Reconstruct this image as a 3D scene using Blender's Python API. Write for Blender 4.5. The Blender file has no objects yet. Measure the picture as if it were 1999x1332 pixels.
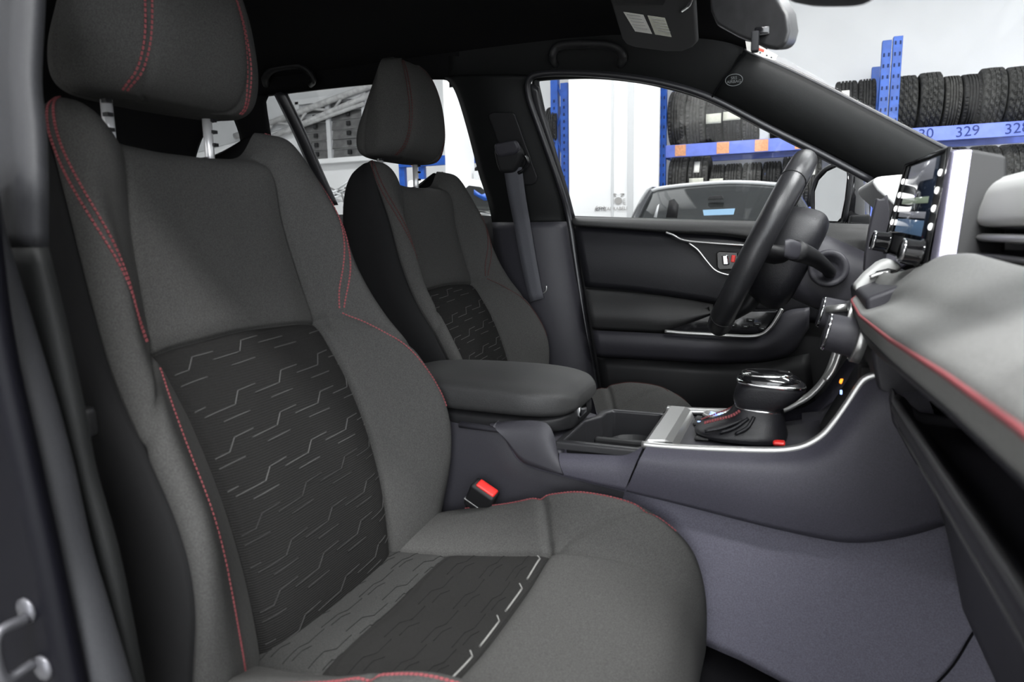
import bpy, bmesh, math, random
import numpy as np
from mathutils import Vector, Matrix
random.seed(7)
SC = bpy.context.scene
COL = SC.collection

# ------------------------------------------------------------------ camera
FPX = 1320.0
YAW, PITCH, ROLL = (math.radians(a) for a in (22.5, 8.9, -1.1))
CAM = np.array([.75, -1.06, 1.085])
def _axes():
    cy, sy, cp, sp = math.cos(YAW), math.sin(YAW), math.cos(PITCH), math.sin(PITCH)
    f = np.array([-sy*cp, cy*cp, -sp]); r = np.array([cy, sy, 0.]); u = np.cross(r, f)
    cr, sr = math.cos(ROLL), math.sin(ROLL)
    return r*cr+u*sr, u*cr-r*sr, f
AR, AU, AF = _axes()
cd = bpy.data.cameras.new('camera'); cam = bpy.data.objects.new('camera', cd); COL.objects.link(cam)
cd.sensor_fit = 'HORIZONTAL'; cd.sensor_width = 36.0; cd.lens = 36.0*FPX/1999.0
cd.clip_start = .02; cd.clip_end = 200
cam.matrix_world = Matrix(((AR[0], AU[0], -AF[0], CAM[0]), (AR[1], AU[1], -AF[1], CAM[1]),
                           (AR[2], AU[2], -AF[2], CAM[2]), (0, 0, 0, 1)))
SC.camera = cam
cd.dof.use_dof = True; cd.dof.focus_distance = 1.75; cd.dof.aperture_fstop = 7.0
# ------------------------------------------------------------------ light, exposure
SC.view_settings.view_transform = 'Standard'; SC.view_settings.look = 'None'
SC.view_settings.gamma = 1.0; SC.view_settings.use_curve_mapping = False
SC.view_settings.exposure = 0.45
SC.cycles.use_denoising = True
SC.cycles.use_adaptive_sampling = True; SC.cycles.adaptive_threshold = .02
SC.cycles.max_bounces = 7; SC.cycles.diffuse_bounces = 4; SC.cycles.glossy_bounces = 4
SC.cycles.transmission_bounces = 6; SC.cycles.transparent_max_bounces = 12
SC.cycles.caustics_reflective = False; SC.cycles.caustics_refractive = False
SC.cycles.sample_clamp_indirect = 6.0
wd = bpy.data.worlds.new('world'); SC.world = wd; wd.use_nodes = True
wd.node_tree.nodes['Background'].inputs[0].default_value = (.93, .96, 1, 1)
wd.node_tree.nodes['Background'].inputs[1].default_value = 5.0     # overcast daylight coming in through the open bay side
def area(name, loc, rot, sx, sy, power, col=(1, 1, 1)):
    l = bpy.data.lights.new(name, 'AREA'); l.shape = 'RECTANGLE'; l.size = sx; l.size_y = sy; l.energy = power; l.color = col
    o = bpy.data.objects.new(name, l); COL.objects.link(o); o.location = loc; o.rotation_euler = rot
    return o
LAMPS = [(-4.5, 4.6, 62), (-1.2, 4.6, 62), (2.2, 4.6, 62), (5.2, 4.6, 62), (-3.0, 1.2, 40), (2.8, .4, 170), (-3.4, -2.6, 60), (1.0, -2.4, 225), (4.0, -2.2, 90)]
for lx, ly, lw in LAMPS:
    area('ceiling_lamp_light', (lx, ly, 4.26), (0, 0, 0), 2.2, .35, lw)
po = area('bay_door_portal', (2.9, -4.1, 1.9), (math.radians(90), 0, 0), 4.8, 3.6, 1); po.data.cycles.is_portal = True

# ------------------------------------------------------------------ pixel helpers (turn a traced pixel into a world point on a real plane)
def ray(px, py): return AF+AR*(px-999.5)/FPX-AU*(py-666.0)/FPX
def at(px, py, **k):
    d = ray(px, py); (a, v), = k.items(); i = 'xyz'.index(a)
    return CAM+d*(v-CAM[i])/d[i]
BELT, LEAN, YS = 1.13, .33, .74
def side(px, py, off=0.):
    d = ray(px, py); t = (YS+LEAN*BELT-off-CAM[1]-LEAN*CAM[2])/(d[1]+LEAN*d[2]); p = CAM+d*t
    if p[2] < BELT: p = at(px, py, y=YS-off)
    return p

# ------------------------------------------------------------------ materials
MATS = {}
def mat(name, col, rough=.5, metal=0., noise=0., nscale=400., bump=0., bscale=900., coat=0., spec=.5, emit=None, estr=0., var2=None):
    m = bpy.data.materials.new(name); m.use_nodes = True; nt = m.node_tree; b = nt.nodes['Principled BSDF']
    b.inputs['Base Color'].default_value = (*col, 1); b.inputs['Roughness'].default_value = rough
    b.inputs['Metallic'].default_value = metal; b.inputs['Specular IOR Level'].default_value = spec
    if coat: b.inputs['Coat Weight'].default_value = coat; b.inputs['Coat Roughness'].default_value = .05
    if emit: b.inputs['Emission Color'].default_value = (*emit, 1); b.inputs['Emission Strength'].default_value = estr
    tc = nt.nodes.new('ShaderNodeTexCoord')
    if noise or var2:
        n = nt.nodes.new('ShaderNodeTexNoise'); n.inputs['Scale'].default_value = nscale; n.inputs['Detail'].default_value = 3
        nt.links.new(tc.outputs['Object'], n.inputs['Vector'])
        r = nt.nodes.new('ShaderNodeValToRGB'); c2 = var2 or tuple(min(1, c*(1+noise)) for c in col)
        c1 = col if var2 else tuple(c*(1-noise) for c in col)
        r.color_ramp.elements[0].position = .35; r.color_ramp.elements[1].position = .65
        r.color_ramp.elements[0].color = (*c1, 1); r.color_ramp.elements[1].color = (*c2, 1)
        nt.links.new(n.outputs['Fac'], r.inputs['Fac']); nt.links.new(r.outputs['Color'], b.inputs['Base Color'])
    if bump:
        n2 = nt.nodes.new('ShaderNodeTexNoise'); n2.inputs['Scale'].default_value = bscale; n2.inputs['Detail'].default_value = 2
        nt.links.new(tc.outputs['Object'], n2.inputs['Vector'])
        bp = nt.nodes.new('ShaderNodeBump'); bp.inputs['Strength'].default_value = bump; bp.inputs['Distance'].default_value = .001
        nt.links.new(n2.outputs['Fac'], bp.inputs['Height']); nt.links.new(bp.outputs['Normal'], b.inputs['Normal'])
    MATS[name] = m
    return m
def glass(name, tint=(1, 1, 1), refl=.06):
    m = bpy.data.materials.new(name); m.use_nodes = True; nt = m.node_tree
    for n in list(nt.nodes): nt.nodes.remove(n)
    o = nt.nodes.new('ShaderNodeOutputMaterial'); mx = nt.nodes.new('ShaderNodeMixShader')
    t = nt.nodes.new('ShaderNodeBsdfTransparent'); t.inputs[0].default_value = (*tint, 1)
    g = nt.nodes.new('ShaderNodeBsdfGlossy'); g.inputs['Roughness'].default_value = .02; g.inputs[0].default_value = (1, 1, 1, 1)
    mx.inputs[0].default_value = refl
    nt.links.new(t.outputs[0], mx.inputs[1]); nt.links.new(g.outputs[0], mx.inputs[2]); nt.links.new(mx.outputs[0], o.inputs[0])
    MATS[name] = m
FAB = (.057, .0565, .0545)
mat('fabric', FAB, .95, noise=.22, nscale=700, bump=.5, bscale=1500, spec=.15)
mat('fabric_dark', (.034, .034, .033), .95, noise=.2, nscale=700, bump=.5, bscale=1500, spec=.12)
mat('insert_fabric', (.016, .0157, .0152), .95, noise=.15, nscale=600, bump=.4, bscale=1200, spec=.12)
# ribbed insert: fine horizontal ribs
def ribbed(name, axis):
    m = MATS[name]; nt = m.node_tree; b = nt.nodes['Principled BSDF']
    tc = nt.nodes['Texture Coordinate']; w = nt.nodes.new('ShaderNodeTexWave'); w.bands_direction = axis
    w.inputs['Scale'].default_value = 105; w.inputs['Distortion'].default_value = .6; w.inputs['Detail'].default_value = 1
    nt.links.new(tc.outputs['Object'], w.inputs['Vector'])
    bp = nt.nodes.new('ShaderNodeBump'); bp.inputs['Strength'].default_value = .45; bp.inputs['Distance'].default_value = .0008
    nt.links.new(w.outputs['Fac'], bp.inputs['Height']); nt.links.new(bp.outputs['Normal'], b.inputs['Normal'])
ribbed('insert_fabric', 'Z')
mat('pattern_thread', (.085, .085, .083), .8, spec=.2)
mat('pattern_shaded', (.036, .0355, .035), .85, spec=.15)
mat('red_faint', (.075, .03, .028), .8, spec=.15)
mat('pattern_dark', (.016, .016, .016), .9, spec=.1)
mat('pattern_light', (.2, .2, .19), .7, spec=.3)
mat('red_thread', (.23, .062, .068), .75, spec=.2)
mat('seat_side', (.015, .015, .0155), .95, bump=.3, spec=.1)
mat('plastic', (.036, .035, .042), .48, noise=.12, nscale=900, bump=.25, bscale=1400, spec=.4)
mat('plastic_purple', (.056, .054, .070), .42, noise=.15, nscale=700, bump=.3, bscale=1200, spec=.35)
mat('cup_plastic', (.022, .022, .024), .33, spec=.5)
mat('tunnel_trim', (.118, .114, .145), .7, noise=.15, nscale=500, bump=.4, bscale=900, spec=.3)
mat('plastic_black', (.012, .012, .013), .5, bump=.2, bscale=1200, spec=.35)
mat('leather', (.036, .036, .036), .55, noise=.1, nscale=500, bump=.5, bscale=700, spec=.4)
mat('leather_dark', (.010, .010, .0125), .45, noise=.1, nscale=500, bump=.4, bscale=700, spec=.4)
mat('dash_soft', (.19, .19, .185), .62, noise=.10, nscale=420, bump=.4, bscale=700, spec=.4)
mat('dash_dark', (.012, .012, .013), .55, bump=.2, bscale=1000, spec=.35)
mat('dash_top', (.66, .66, .65), .45, bump=.2, bscale=1000, spec=.5)  # upper dash is dark plastic; windscreen glare put into this pale colour
mat('headliner', (.010, .010, .0105), .95, bump=.3, bscale=900, spec=.05)
mat('pillar', (.0065, .007, .007), .62, noise=.12, nscale=700, bump=.3, bscale=1100, spec=.22)
mat('pillar_grey', (.019, .0195, .022), .6, noise=.12, nscale=700, bump=.2, bscale=1100, spec=.3)
mat('rubber_seal', (.022, .022, .025), .32, spec=.6)
mat('rubber_light', (.10, .10, .115), .35, spec=.6)
mat('jamb_black', (.003, .003, .005), .5, spec=.12)
mat('striker_steel', (.10, .10, .11), .4, metal=.6)
mat('rim_leather', (.022, .022, .024), .30, bump=.3, bscale=700, spec=.5)
mat('highlight_plastic', (.075, .074, .078), .35, spec=.5)
mat('mirror_plastic', (.05, .05, .052), .3, noise=.15, nscale=40, spec=.5)
mat('post_steel', (.85, .85, .86), .3, metal=.55)
mat('visor_vinyl', (.045, .045, .046), .7, bump=.3, bscale=800, spec=.3)
mat('carpet', (.008, .008, .009), 1., bump=.6, bscale=500, spec=.02)
mat('gloss_black', (.008, .008, .009), .08, coat=.6)
mat('chrome', (.82, .82, .83), .08, metal=1.)
mat('chrome_soft', (.40, .38, .50), .2, metal=.9)
mat('silver', (.62, .62, .61), .32, metal=.85, noise=.04, nscale=1200)
mat('white_mark', (.55, .58, .58), .6)
mat('mark_grey', (.16, .17, .17), .6)
mat('belt', (.085, .086, .098), .6, bump=.6, bscale=1000, spec=.35)
mat('red_plastic', (.75, .03, .025), .3, spec=.5)
mat('orange_glow', (.9, .2, .02), .4, emit=(1, .25, .02), estr=2.)
mat('blue_glow', (.2, .35, .9), .4, emit=(.35, .5, 1), estr=1.5)
mat('icon_white', (.9, .9, .9), .4, emit=(1, 1, 1), estr=1.1)
mat('screen', (.010, .014, .024), .06, coat=.5)
mat('reflection_blue', (.02, .035, .06), .15, emit=(.10, .17, .28), estr=.35)
mat('reflection_green', (.05, .07, .05), .15, emit=(.30, .36, .27), estr=.35)
mat('reflection_grey', (.06, .06, .07), .15, emit=(.26, .27, .30), estr=.35)
mat('mirror', (.92, .93, .94), .01, metal=1.)
mat('body_blue', (.006, .007, .014), .18, coat=.7)
mat('paper', (.80, .79, .74), .8, noise=.05, nscale=60)
mat('paper_yellow', (.70, .70, .60), .8, noise=.06, nscale=60)
mat('paper_green', (.60, .70, .62), .8)
mat('print_grey', (.35, .34, .33), .8)
mat('print_red', (.75, .12, .08), .7)
mat('print_dark', (.05, .05, .06), .7)
mat('orange_tape', (.80, .38, .20), .7, noise=.12, nscale=50)
mat('blue_tape', (.30, .50, .70), .6)
mat('rack_blue', (.012, .085, .42), .38, noise=.15, nscale=14, spec=.5)
mat('rack_beam', (.15, .22, .74), .38, noise=.1, nscale=10, spec=.5)
mat('rack_hole', (.005, .02, .09), .8)
mat('marker', (.01, .03, .18), .7)
mat('wall_white', (.83, .835, .84), .85, noise=.02, nscale=3, bump=.05, bscale=60)
mat('wall_grey', (.55, .56, .57), .85, noise=.06, nscale=2)
mat('floor_grey', (.32, .32, .31), .55, noise=.2, nscale=4)
mat('ceil_white', (.62, .63, .64), .9)
mat('truss', (.42, .42, .42), .6, noise=.2, nscale=12)
mat('louvre', (.13, .13, .13), .6, noise=.25, nscale=10)
mat('steel_frame', (.58, .59, .60), .5)
mat('car_dark', (.05, .052, .055), .18, coat=.8)
mat('car_white', (.80, .80, .80), .2, coat=.6)
mat('car_glass', (.018, .02, .02), .05, coat=.5)
mat('lamp_glow', (1, 1, 1), .5, emit=(1, 1, 1), estr=4.)
mat('lamp_body', (.8, .8, .8), .5)
glass('window_glass', (.97, .98, .98), .04)
glass('windscreen_glass', (.98, .99, .99), .02)
def tyre_mat(name, base, kind): mat(name, base, .85, noise=.35, nscale=28, bump=.3, bscale=120, spec=.25)
tyre_mat('tyre_rib', (.062, .061, .058), 'rib'); tyre_mat('tyre_block', (.050, .050, .048), 'block'); tyre_mat('tyre_new', (.028, .028, .028), 'rib')

# ------------------------------------------------------------------ object helpers
def thing(name, label, cat, loc=(0, 0, 0), group=None, kind=None):
    o = bpy.data.objects.new(name, None); COL.objects.link(o); o.location = loc; o.empty_display_size = .1
    o['label'] = label; o['category'] = cat
    if group: o['group'] = group
    if kind: o['kind'] = kind
    return o
def tag(o, label, cat, group=None):
    o['label'] = label; o['category'] = cat
    if group: o['group'] = group
    return o
def root_off(p):
    v = Vector((0, 0, 0))
    while p: v += p.location; p = p.parent
    return v
def mesh(name, V, F, m, parent=None, smooth=True, bevel=0., seg=2, sub=0, solid=0., solid_off=-1., angle=35, origin=None, kind=None, label=None, fix=True):
    off = root_off(parent) if parent else Vector(origin if origin is not None else (0, 0, 0))
    me = bpy.data.meshes.new(name)
    me.from_pydata([tuple(float(a-b) for a, b in zip(v, off)) for v in V], [], [tuple(f) for f in F])
    me.validate()
    if fix:
        bm = bmesh.new(); bm.from_mesh(me); bmesh.ops.recalc_face_normals(bm, faces=bm.faces); bm.to_mesh(me); bm.free()
    o = bpy.data.objects.new(name, me); COL.objects.link(o)
    if parent: o.parent = parent
    else: o.location = off
    if m is not None: me.materials.append(MATS[m])
    if smooth:
        me.polygons.foreach_set('use_smooth', [True]*len(me.polygons))
    if solid:
        s = o.modifiers.new('solid', 'SOLIDIFY'); s.thickness = solid; s.offset = solid_off
    if bevel:
        b = o.modifiers.new('bevel', 'BEVEL'); b.width = bevel; b.segments = seg; b.limit_method = 'ANGLE'; b.angle_limit = math.radians(angle)
        b.harden_normals = False
    if sub:
        s = o.modifiers.new('sub', 'SUBSURF'); s.levels = sub; s.render_levels = sub
    if smooth and not sub and bevel:
        w = o.modifiers.new('wn', 'WEIGHTED_NORMAL'); w.keep_sharp = True
    if kind: o['kind'] = kind
    if label: o['label'] = label
    return o
def cr1(P, t):
    """Catmull-Rom through P (n,k) at parameter t in [0,n-1]."""
    P = np.asarray(P, float); n = len(P); i = int(min(max(math.floor(t), 0), n-2)); u = t-i
    p1, p2 = P[i], P[i+1]; p0 = P[i-1] if i > 0 else 2*p1-p2; p3 = P[i+2] if i+2 < n else 2*p2-p1
    return .5*((2*p1)+(-p0+p2)*u+(2*p0-5*p1+4*p2-p3)*u*u+(-p0+3*p1-3*p2+p3)*u**3)
def curve(P, n):
    m = len(P)-1
    return [cr1(P, m*k/(n-1)) for k in range(n)]
def resample(P, n, smooth=True):
    """Equal arc-length samples of a polyline/curve."""
    D = np.array(curve(P, 12*len(P))) if smooth and len(P) > 2 else np.asarray(P, float)
    s = np.concatenate([[0], np.cumsum(np.linalg.norm(np.diff(D, axis=0), axis=1))])
    return [np.array([np.interp(k*s[-1]/(n-1), s, D[:, c]) for c in range(D.shape[1])]) for k in range(n)]
def grid(name, rows, m, parent=None, closed=False, cap=False, **kw):
    nr, nc = len(rows), len(rows[0]); V = [p for r in rows for p in r]; F = []
    for i in range(nr-1):
        for j in range(nc if closed else nc-1):
            k = (j+1) % nc; F.append((i*nc+j, i*nc+k, (i+1)*nc+k, (i+1)*nc+j))
    if cap and closed: F.append(tuple(range(nc))); F.append(tuple((nr-1)*nc+j for j in range(nc)))
    return mesh(name, V, F, m, parent, **kw)
def tube_vf(P, r, n=10, closed=False, base=0, flat=None):
    P = [np.asarray(p, float) for p in P]; k = len(P); V = []; F = []
    rad = r if hasattr(r, '__len__') else [r]*k
    up = None
    for i in range(k):
        a = P[(i-1) % k] if closed or i else P[0]; b = P[(i+1) % k] if closed or i < k-1 else P[-1]
        t = b-a; t /= (np.linalg.norm(t)+1e-12)
        if up is None:
            up = np.array([0, 0, 1.]) if abs(t[2]) < .9 else np.array([1., 0, 0])
        s = np.cross(t, up); s /= (np.linalg.norm(s)+1e-12); up = np.cross(s, t)
        fx, fz = flat or (1, 1)
        for j in range(n):
            q = 2*math.pi*j/n; V.append(P[i]+rad[i]*(fx*math.cos(q)*s+fz*math.sin(q)*up))
    for i in range(k if closed else k-1):
        for j in range(n):
            i2 = (i+1) % k; j2 = (j+1) % n
            F.append((base+i*n+j, base+i*n+j2, base+i2*n+j2, base+i2*n+j))
    if not closed: F.append(tuple(base+j for j in range(n))); F.append(tuple(base+(k-1)*n+j for j in range(n)))
    return V, F
def tube(name, P, r, m, parent=None, n=10, closed=False, smooth_path=0, flat=None, **kw):
    if smooth_path: P = curve(P, smooth_path)
    V, F = tube_vf(P, r, n, closed, flat=flat); return mesh(name, V, F, m, parent, **kw)
def prism(name, poly, vec, m, parent=None, bevel=.003, **kw):
    n = len(poly); poly = [np.asarray(p, float) for p in poly]; vec = np.asarray(vec, float)
    V = poly+[p+vec for p in poly]
    F = [tuple(range(n)), tuple(range(2*n-1, n-1, -1))]+[(i, (i+1) % n, n+(i+1) % n, n+i) for i in range(n)]
    return mesh(name, V, F, m, parent, bevel=bevel, **kw)
def pxy(pts, y): return [at(a, b, y=y) for a, b in pts]
def pprism(name, pts, y, t, m, parent=None, bevel=.004, **kw): return prism(name, pxy(pts, y), (0, t, 0), m, parent, bevel, **kw)
def box(name, lo, hi, m, parent=None, bevel=.004, rot=None, **kw):
    lo, hi = np.asarray(lo, float), np.asarray(hi, float); c = (lo+hi)/2; h = (hi-lo)/2
    V = [c+h*np.array(s) for s in ((-1, -1, -1), (1, -1, -1), (1, 1, -1), (-1, 1, -1), (-1, -1, 1), (1, -1, 1), (1, 1, 1), (-1, 1, 1))]
    if rot is not None:
        R = np.array(rot.to_matrix()) if hasattr(rot, 'to_matrix') else np.array(rot)
        V = [c+R@(v-c) for v in V]
    F = [(0, 3, 2, 1), (4, 5, 6, 7), (0, 1, 5, 4), (1, 2, 6, 5), (2, 3, 7, 6), (3, 0, 4, 7)]
    return mesh(name, V, F, m, parent, bevel=bevel, **kw)
def lathe(name, prof, c, axis, m, parent=None, n=28, **kw):
    """prof = [(distance along axis, radius)]"""
    a = np.asarray(axis, float); a /= np.linalg.norm(a); h = np.array([0, 0, 1.]) if abs(a[2]) < .9 else np.array([1., 0, 0])
    s = np.cross(a, h); s /= np.linalg.norm(s); u = np.cross(s, a); c = np.asarray(c, float)
    rows = [[c+a*d+r*(math.cos(2*math.pi*j/n)*s+math.sin(2*math.pi*j/n)*u) for j in range(n)] for d, r in prof]
    return grid(name, rows, m, parent, closed=True, cap=True, **kw)
def join_vf(parts):
    V = []; F = []
    for v, f in parts:
        b = len(V); V += list(v); F += [tuple(i+b for i in q) for q in f]
    return V, F
def box_vf(c, h, R=None):
    c = np.asarray(c, float)
    V = [np.array(s)*np.array(h) for s in ((-1, -1, -1), (1, -1, -1), (1, 1, -1), (-1, 1, -1), (-1, -1, 1), (1, -1, 1), (1, 1, 1), (-1, 1, 1))]
    if R is not None: V = [R@v for v in V]
    return [c+v for v in V], [(0, 3, 2, 1), (4, 5, 6, 7), (0, 1, 5, 4), (1, 2, 6, 5), (2, 3, 7, 6), (3, 0, 4, 7)]
def frame_to(x, z):
    x = np.asarray(x, float); x /= np.linalg.norm(x); z = np.asarray(z, float); z = z-x*(z@x); z /= np.linalg.norm(z)
    return np.stack([x, np.cross(z, x), z], axis=1)
def stitches(name, paths, parent, pitch=.0050, w=.0011, m='red_thread', lift=.0006):
    """paths: list of lists of (point, normal); short thread dashes following each path."""
    parts = []
    for P in paths:
        pts = np.array([p for p, _ in P]); nrm = np.array([q for _, q in P])
        s = np.concatenate([[0], np.cumsum(np.linalg.norm(np.diff(pts, axis=0), axis=1))]); k = max(2, int(s[-1]/pitch))
        f = lambda a: (np.array([np.interp(a, s, pts[:, c]) for c in range(3)]), np.array([np.interp(a, s, nrm[:, c]) for c in range(3)]))
        for i in range(k):
            a, na = f((i+.08)*s[-1]/k); b, nb = f((i+.78)*s[-1]/k)
            if np.linalg.norm(b-a) < 1e-6: continue
            parts.append(box_vf((a+b)/2+na*lift, (np.linalg.norm(b-a)/2, w, .0008), frame_to(b-a, na)))
    V, F = join_vf(parts); return mesh(name, V, F, m, parent, smooth=False, fix=False, kind='stuff')
def copy_tree(o, parent=None):
    c = o.copy(); COL.objects.link(c); c.parent = parent
    for ch in list(o.children): copy_tree(ch, c)
    return c
def strip(name, L, R, off, bulge, m, parent, n=24, k=9, solid=.012, edge=.0):
    """Trim panel between two traced edges on the leaning body side; OFF inward from the glass plane, bulged further in."""
    A, B = resample(L, n), resample(R, n); rows = []
    for a, b in zip(A, B):
        rows.append([side(*(a+(b-a)*j/(k-1)), off+bulge*math.sin(math.pi*j/(k-1))**.6) for j in range(k)])
    return grid(name, rows, m, parent, solid=solid, solid_off=-1)
def text_mesh(name, s, size, m, parent, origin, xdir, ydir, depth=.0006):
    cu = bpy.data.curves.new('t', 'FONT'); cu.body = s; cu.size = size; cu.align_x = 'CENTER'; cu.align_y = 'CENTER'; cu.extrude = depth; cu.resolution_u = 3
    to = bpy.data.objects.new('t', cu); COL.objects.link(to); bpy.context.view_layer.update()
    me = bpy.data.meshes.new_from_object(to.evaluated_get(bpy.context.evaluated_depsgraph_get()))
    bpy.data.objects.remove(to)
    X = np.asarray(xdir, float); X /= np.linalg.norm(X); Y = np.asarray(ydir, float); Y = Y-X*(X@Y); Y /= np.linalg.norm(Y); Z = np.cross(X, Y)
    V = [np.asarray(origin, float)+X*v.co.x+Y*v.co.y+Z*v.co.z for v in me.vertices]; F = [tuple(p.vertices) for p in me.polygons]
    return mesh(name, V, F, m, parent, smooth=False, fix=False)

# ================================================================== THE GARAGE
YW = 7.7
def struct(o): o['kind'] = 'structure'; return o
struct(box('floor', (-9, -9, -.12), (8, YW+.2, 0), 'floor_grey', bevel=0, smooth=False))
ceil_ = struct(box('ceiling', (-9, -4.2, 4.4), (8, YW+.2, 4.55), 'ceil_white', bevel=0, smooth=False))
struct(box('wall_back', (-9, YW, 0), (8, YW+.2, 4.4), 'wall_white', bevel=0, smooth=False))
struct(box('wall_left', (-9.2, -4.2, 0), (-9, YW+.2, 4.4), 'wall_white', bevel=0, smooth=False))
wf = struct(box('wall_front', (-9, -4.3, 0), (.5, -4.2, 4.4), 'wall_white', bevel=0, smooth=False))  # unseen wall, added so its bay opening lets daylight in from front right
box('wall_front_pier', (5.3, -4.3, 0), (8, -4.2, 4.4), 'wall_white', wf, bevel=0, smooth=False)
box('bay_lintel', (.5, -4.3, 3.7), (5.3, -4.2, 4.4), 'wall_white', wf, bevel=0, smooth=False)
struct(box('wall_right', (8, -4.2, 0), (8.2, YW+.2, 4.4), 'wall_white', bevel=0, smooth=False))
# white partition with its panel joints (in front of the tyre racks)
px0, px1 = at(1111, 300, y=6.0)[0], at(1286, 300, y=6.0)[0]
pw = struct(box('wall_partition', (px0, 6.0, 0), (px1, 6.05, 4.3), 'wall_white', bevel=0, smooth=False))
for a, w in ((1196, .012), (1231, .03)):
    xx = at(a, 300, y=6.0)[0]; box('joint_strip', (xx-w, 5.985, 0), (xx+w, 6.0, 4.3), 'steel_frame', pw, bevel=.002)
xx = at(1165, 300, y=6.0)[0]
# crab logo and small arch badge on the partition
cr = thing('crab_logo', 'grey crab emblem with lettering on the white partition wall', 'logo', at(1205, 392, y=5.99))
def flat_on(parent, name, pts, y, m): return pprism(name, pts, y, .003, m, parent, bevel=0, smooth=False)
def ell(cx, cy, rx, ry, n=20, a0=0, a1=360): return [(cx+rx*math.cos(math.radians(a0+(a1-a0)*k/n)), cy+ry*math.sin(math.radians(a0+(a1-a0)*k/n))) for k in range(n)]
flat_on(cr, 'crab_shell', ell(1207, 392, 7.5, 7), 5.992, 'print_grey')
for s in (-1, 1):
    flat_on(cr, 'crab_claw', [(1207+s*4, 384), (1207+s*7, 384), (1207+s*11, 380), (1207+s*10.5, 378), (1207+s*6, 381)], 5.992, 'print_grey')
    flat_on(cr, 'crab_claw', [(1207+s*11, 381), (1207+s*12, 378), (1207+s*8, 377.5), (1207+s*3, 378.5), (1207+s*5, 380), (1207+s*8, 379.5)], 5.992, 'print_grey')
    for q in range(4):
        flat_on(cr, 'crab_leg', [(1207+s*8.5, 389+q*2.6), (1207+s*13.5, 387.6+q*3.9), (1207+s*13.5, 388.6+q*3.9), (1207+s*8.5, 390+q*2.6)], 5.992, 'print_grey')
text_mesh('lettering', 'TARRABELLA', .05, 'print_grey', cr, at(1206, 407.5, y=5.99), (1, 0, 0), (0, 0, 1))
bd = thing('arch_badge', 'small grey arch shaped badge left of the crab emblem', 'logo', at(1172, 408, y=5.99))
def arc_band(cx, cy, r0, r1, a0, a1, n=14):
    o = [(cx+r1*math.cos(math.radians(a0+(a1-a0)*k/n)), cy-r1*math.sin(math.radians(a0+(a1-a0)*k/n))) for k in range(n+1)]
    i = [(cx+r0*math.cos(math.radians(a0+(a1-a0)*k/n)), cy-r0*math.sin(math.radians(a0+(a1-a0)*k/n))) for k in range(n+1)]
    return o+i[::-1]
flat_on(bd, 'badge_arch', arc_band(1172, 412, 7.0, 8.4, 0, 180), 5.992, 'print_grey')
flat_on(bd, 'badge_arc', arc_band(1172, 411, 10, 11, -10, 55), 5.992, 'print_grey')
flat_on(bd, 'badge_arc', arc_band(1172, 411, 10, 11, 125, 190), 5.992, 'print_grey')
text_mesh('lettering', 'GMT', .05, 'print_dark', bd, at(1172, 409, y=5.99), (1, 0, 0), (0, 0, 1))

# column
c0, c1 = at(868, 300, y=5.2)[0], at(897, 300, y=5.2)[0]
cl = struct(box('trim_1', (c0, 5.2, 0), (c1, 5.55, 4.4), 'wall_white', bevel=.01))
box('conduit', (c1+.03, 5.45, .2), (c1+.09, 5.5, 1.75), 'steel_frame', cl, bevel=.004)

# louvred window in the back wall
def wz(px, py): return at(px, py, y=YW)
lx0, lx1 = wz(590, 260)[0], wz(718, 260)[0]; lz0, lz1 = wz(650, 311)[2], wz(650, 200)[2]
wn = thing('window_1', 'dark louvred window in a pale steel frame high on the back wall', 'window', (lx0, YW, lz0), kind='structure')
xm = wz(648, 260)[0]
for a, b in ((lx0, xm), (xm, lx1)):
    for k in range(6):
        z0 = lz0+(lz1-lz0)*k/6; z1 = lz0+(lz1-lz0)*(k+1)/6
        mesh('louvre_slat', [(a+.02, YW-.05, z0+.005), (b-.02, YW-.05, z0+.005), (b-.02, YW-.015, z1-.005), (a+.02, YW-.015, z1-.005)], [(0, 1, 2, 3)], 'louvre', wn, solid=.012, smooth=False)
        cxk = a+(b-a)*.55
        box('slat_clip', (cxk-.03, YW-.085, z0+.05), (cxk+.03, YW-.05, z0+.11), 'plastic_black', wn, bevel=.004)
for a in (lx0, xm, lx1): box('window_frame', (a-.035, YW-.09, lz0-.03), (a+.035, YW, lz1+.05), 'steel_frame', wn, bevel=.004)
box('window_frame', (lx0-.05, YW-.09, lz1), (lx1+.05, YW, lz1+.08), 'steel_frame', wn, bevel=.004)
box('window_sill', (lx0-.4, YW-.14, lz0-.07), (lx1+.3, YW, lz0), 'wall_white', wn, bevel=.004)
# grey upper cladding and roof truss over it
up = struct(prism('wall_upper_cladding', [wz(380, 300)+[0, -.03, 0], wz(560, 250)+[0, -.03, 0], wz(720, 182)+[0, -.03, 0], wz(850, 150)+[0, -.03, 0], wz(850, 60)+[0, -.03, 0], wz(380, 60)+[0, -.03, 0]], (0, .03, 0), 'wall_grey', bevel=0, smooth=False))
tr = thing('roof_truss', 'grey welded pipe roof truss above the louvred window', 'roof truss', wz(600, 240), kind='structure')
for (a, b, r) in (((470, 300), (760, 176), .045), ((470, 268), (800, 145), .05), ((440, 318), (560, 262), .03), ((560, 262), (720, 205), .03)):
    tube('truss_chord', [wz(*a)+[0, -.12, 0], wz(*b)+[0, -.12, 0]], r, 'truss', tr, n=8)
for a, b in (((520, 278), (545, 240)), ((545, 240), (590, 248)), ((590, 248), (612, 215)), ((612, 215), (660, 218)), ((660, 218), (680, 190))):
    tube('truss_web', [wz(*a)+[0, -.12, 0], wz(*b)+[0, -.12, 0]], .022, 'truss', tr, n=6)
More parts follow.
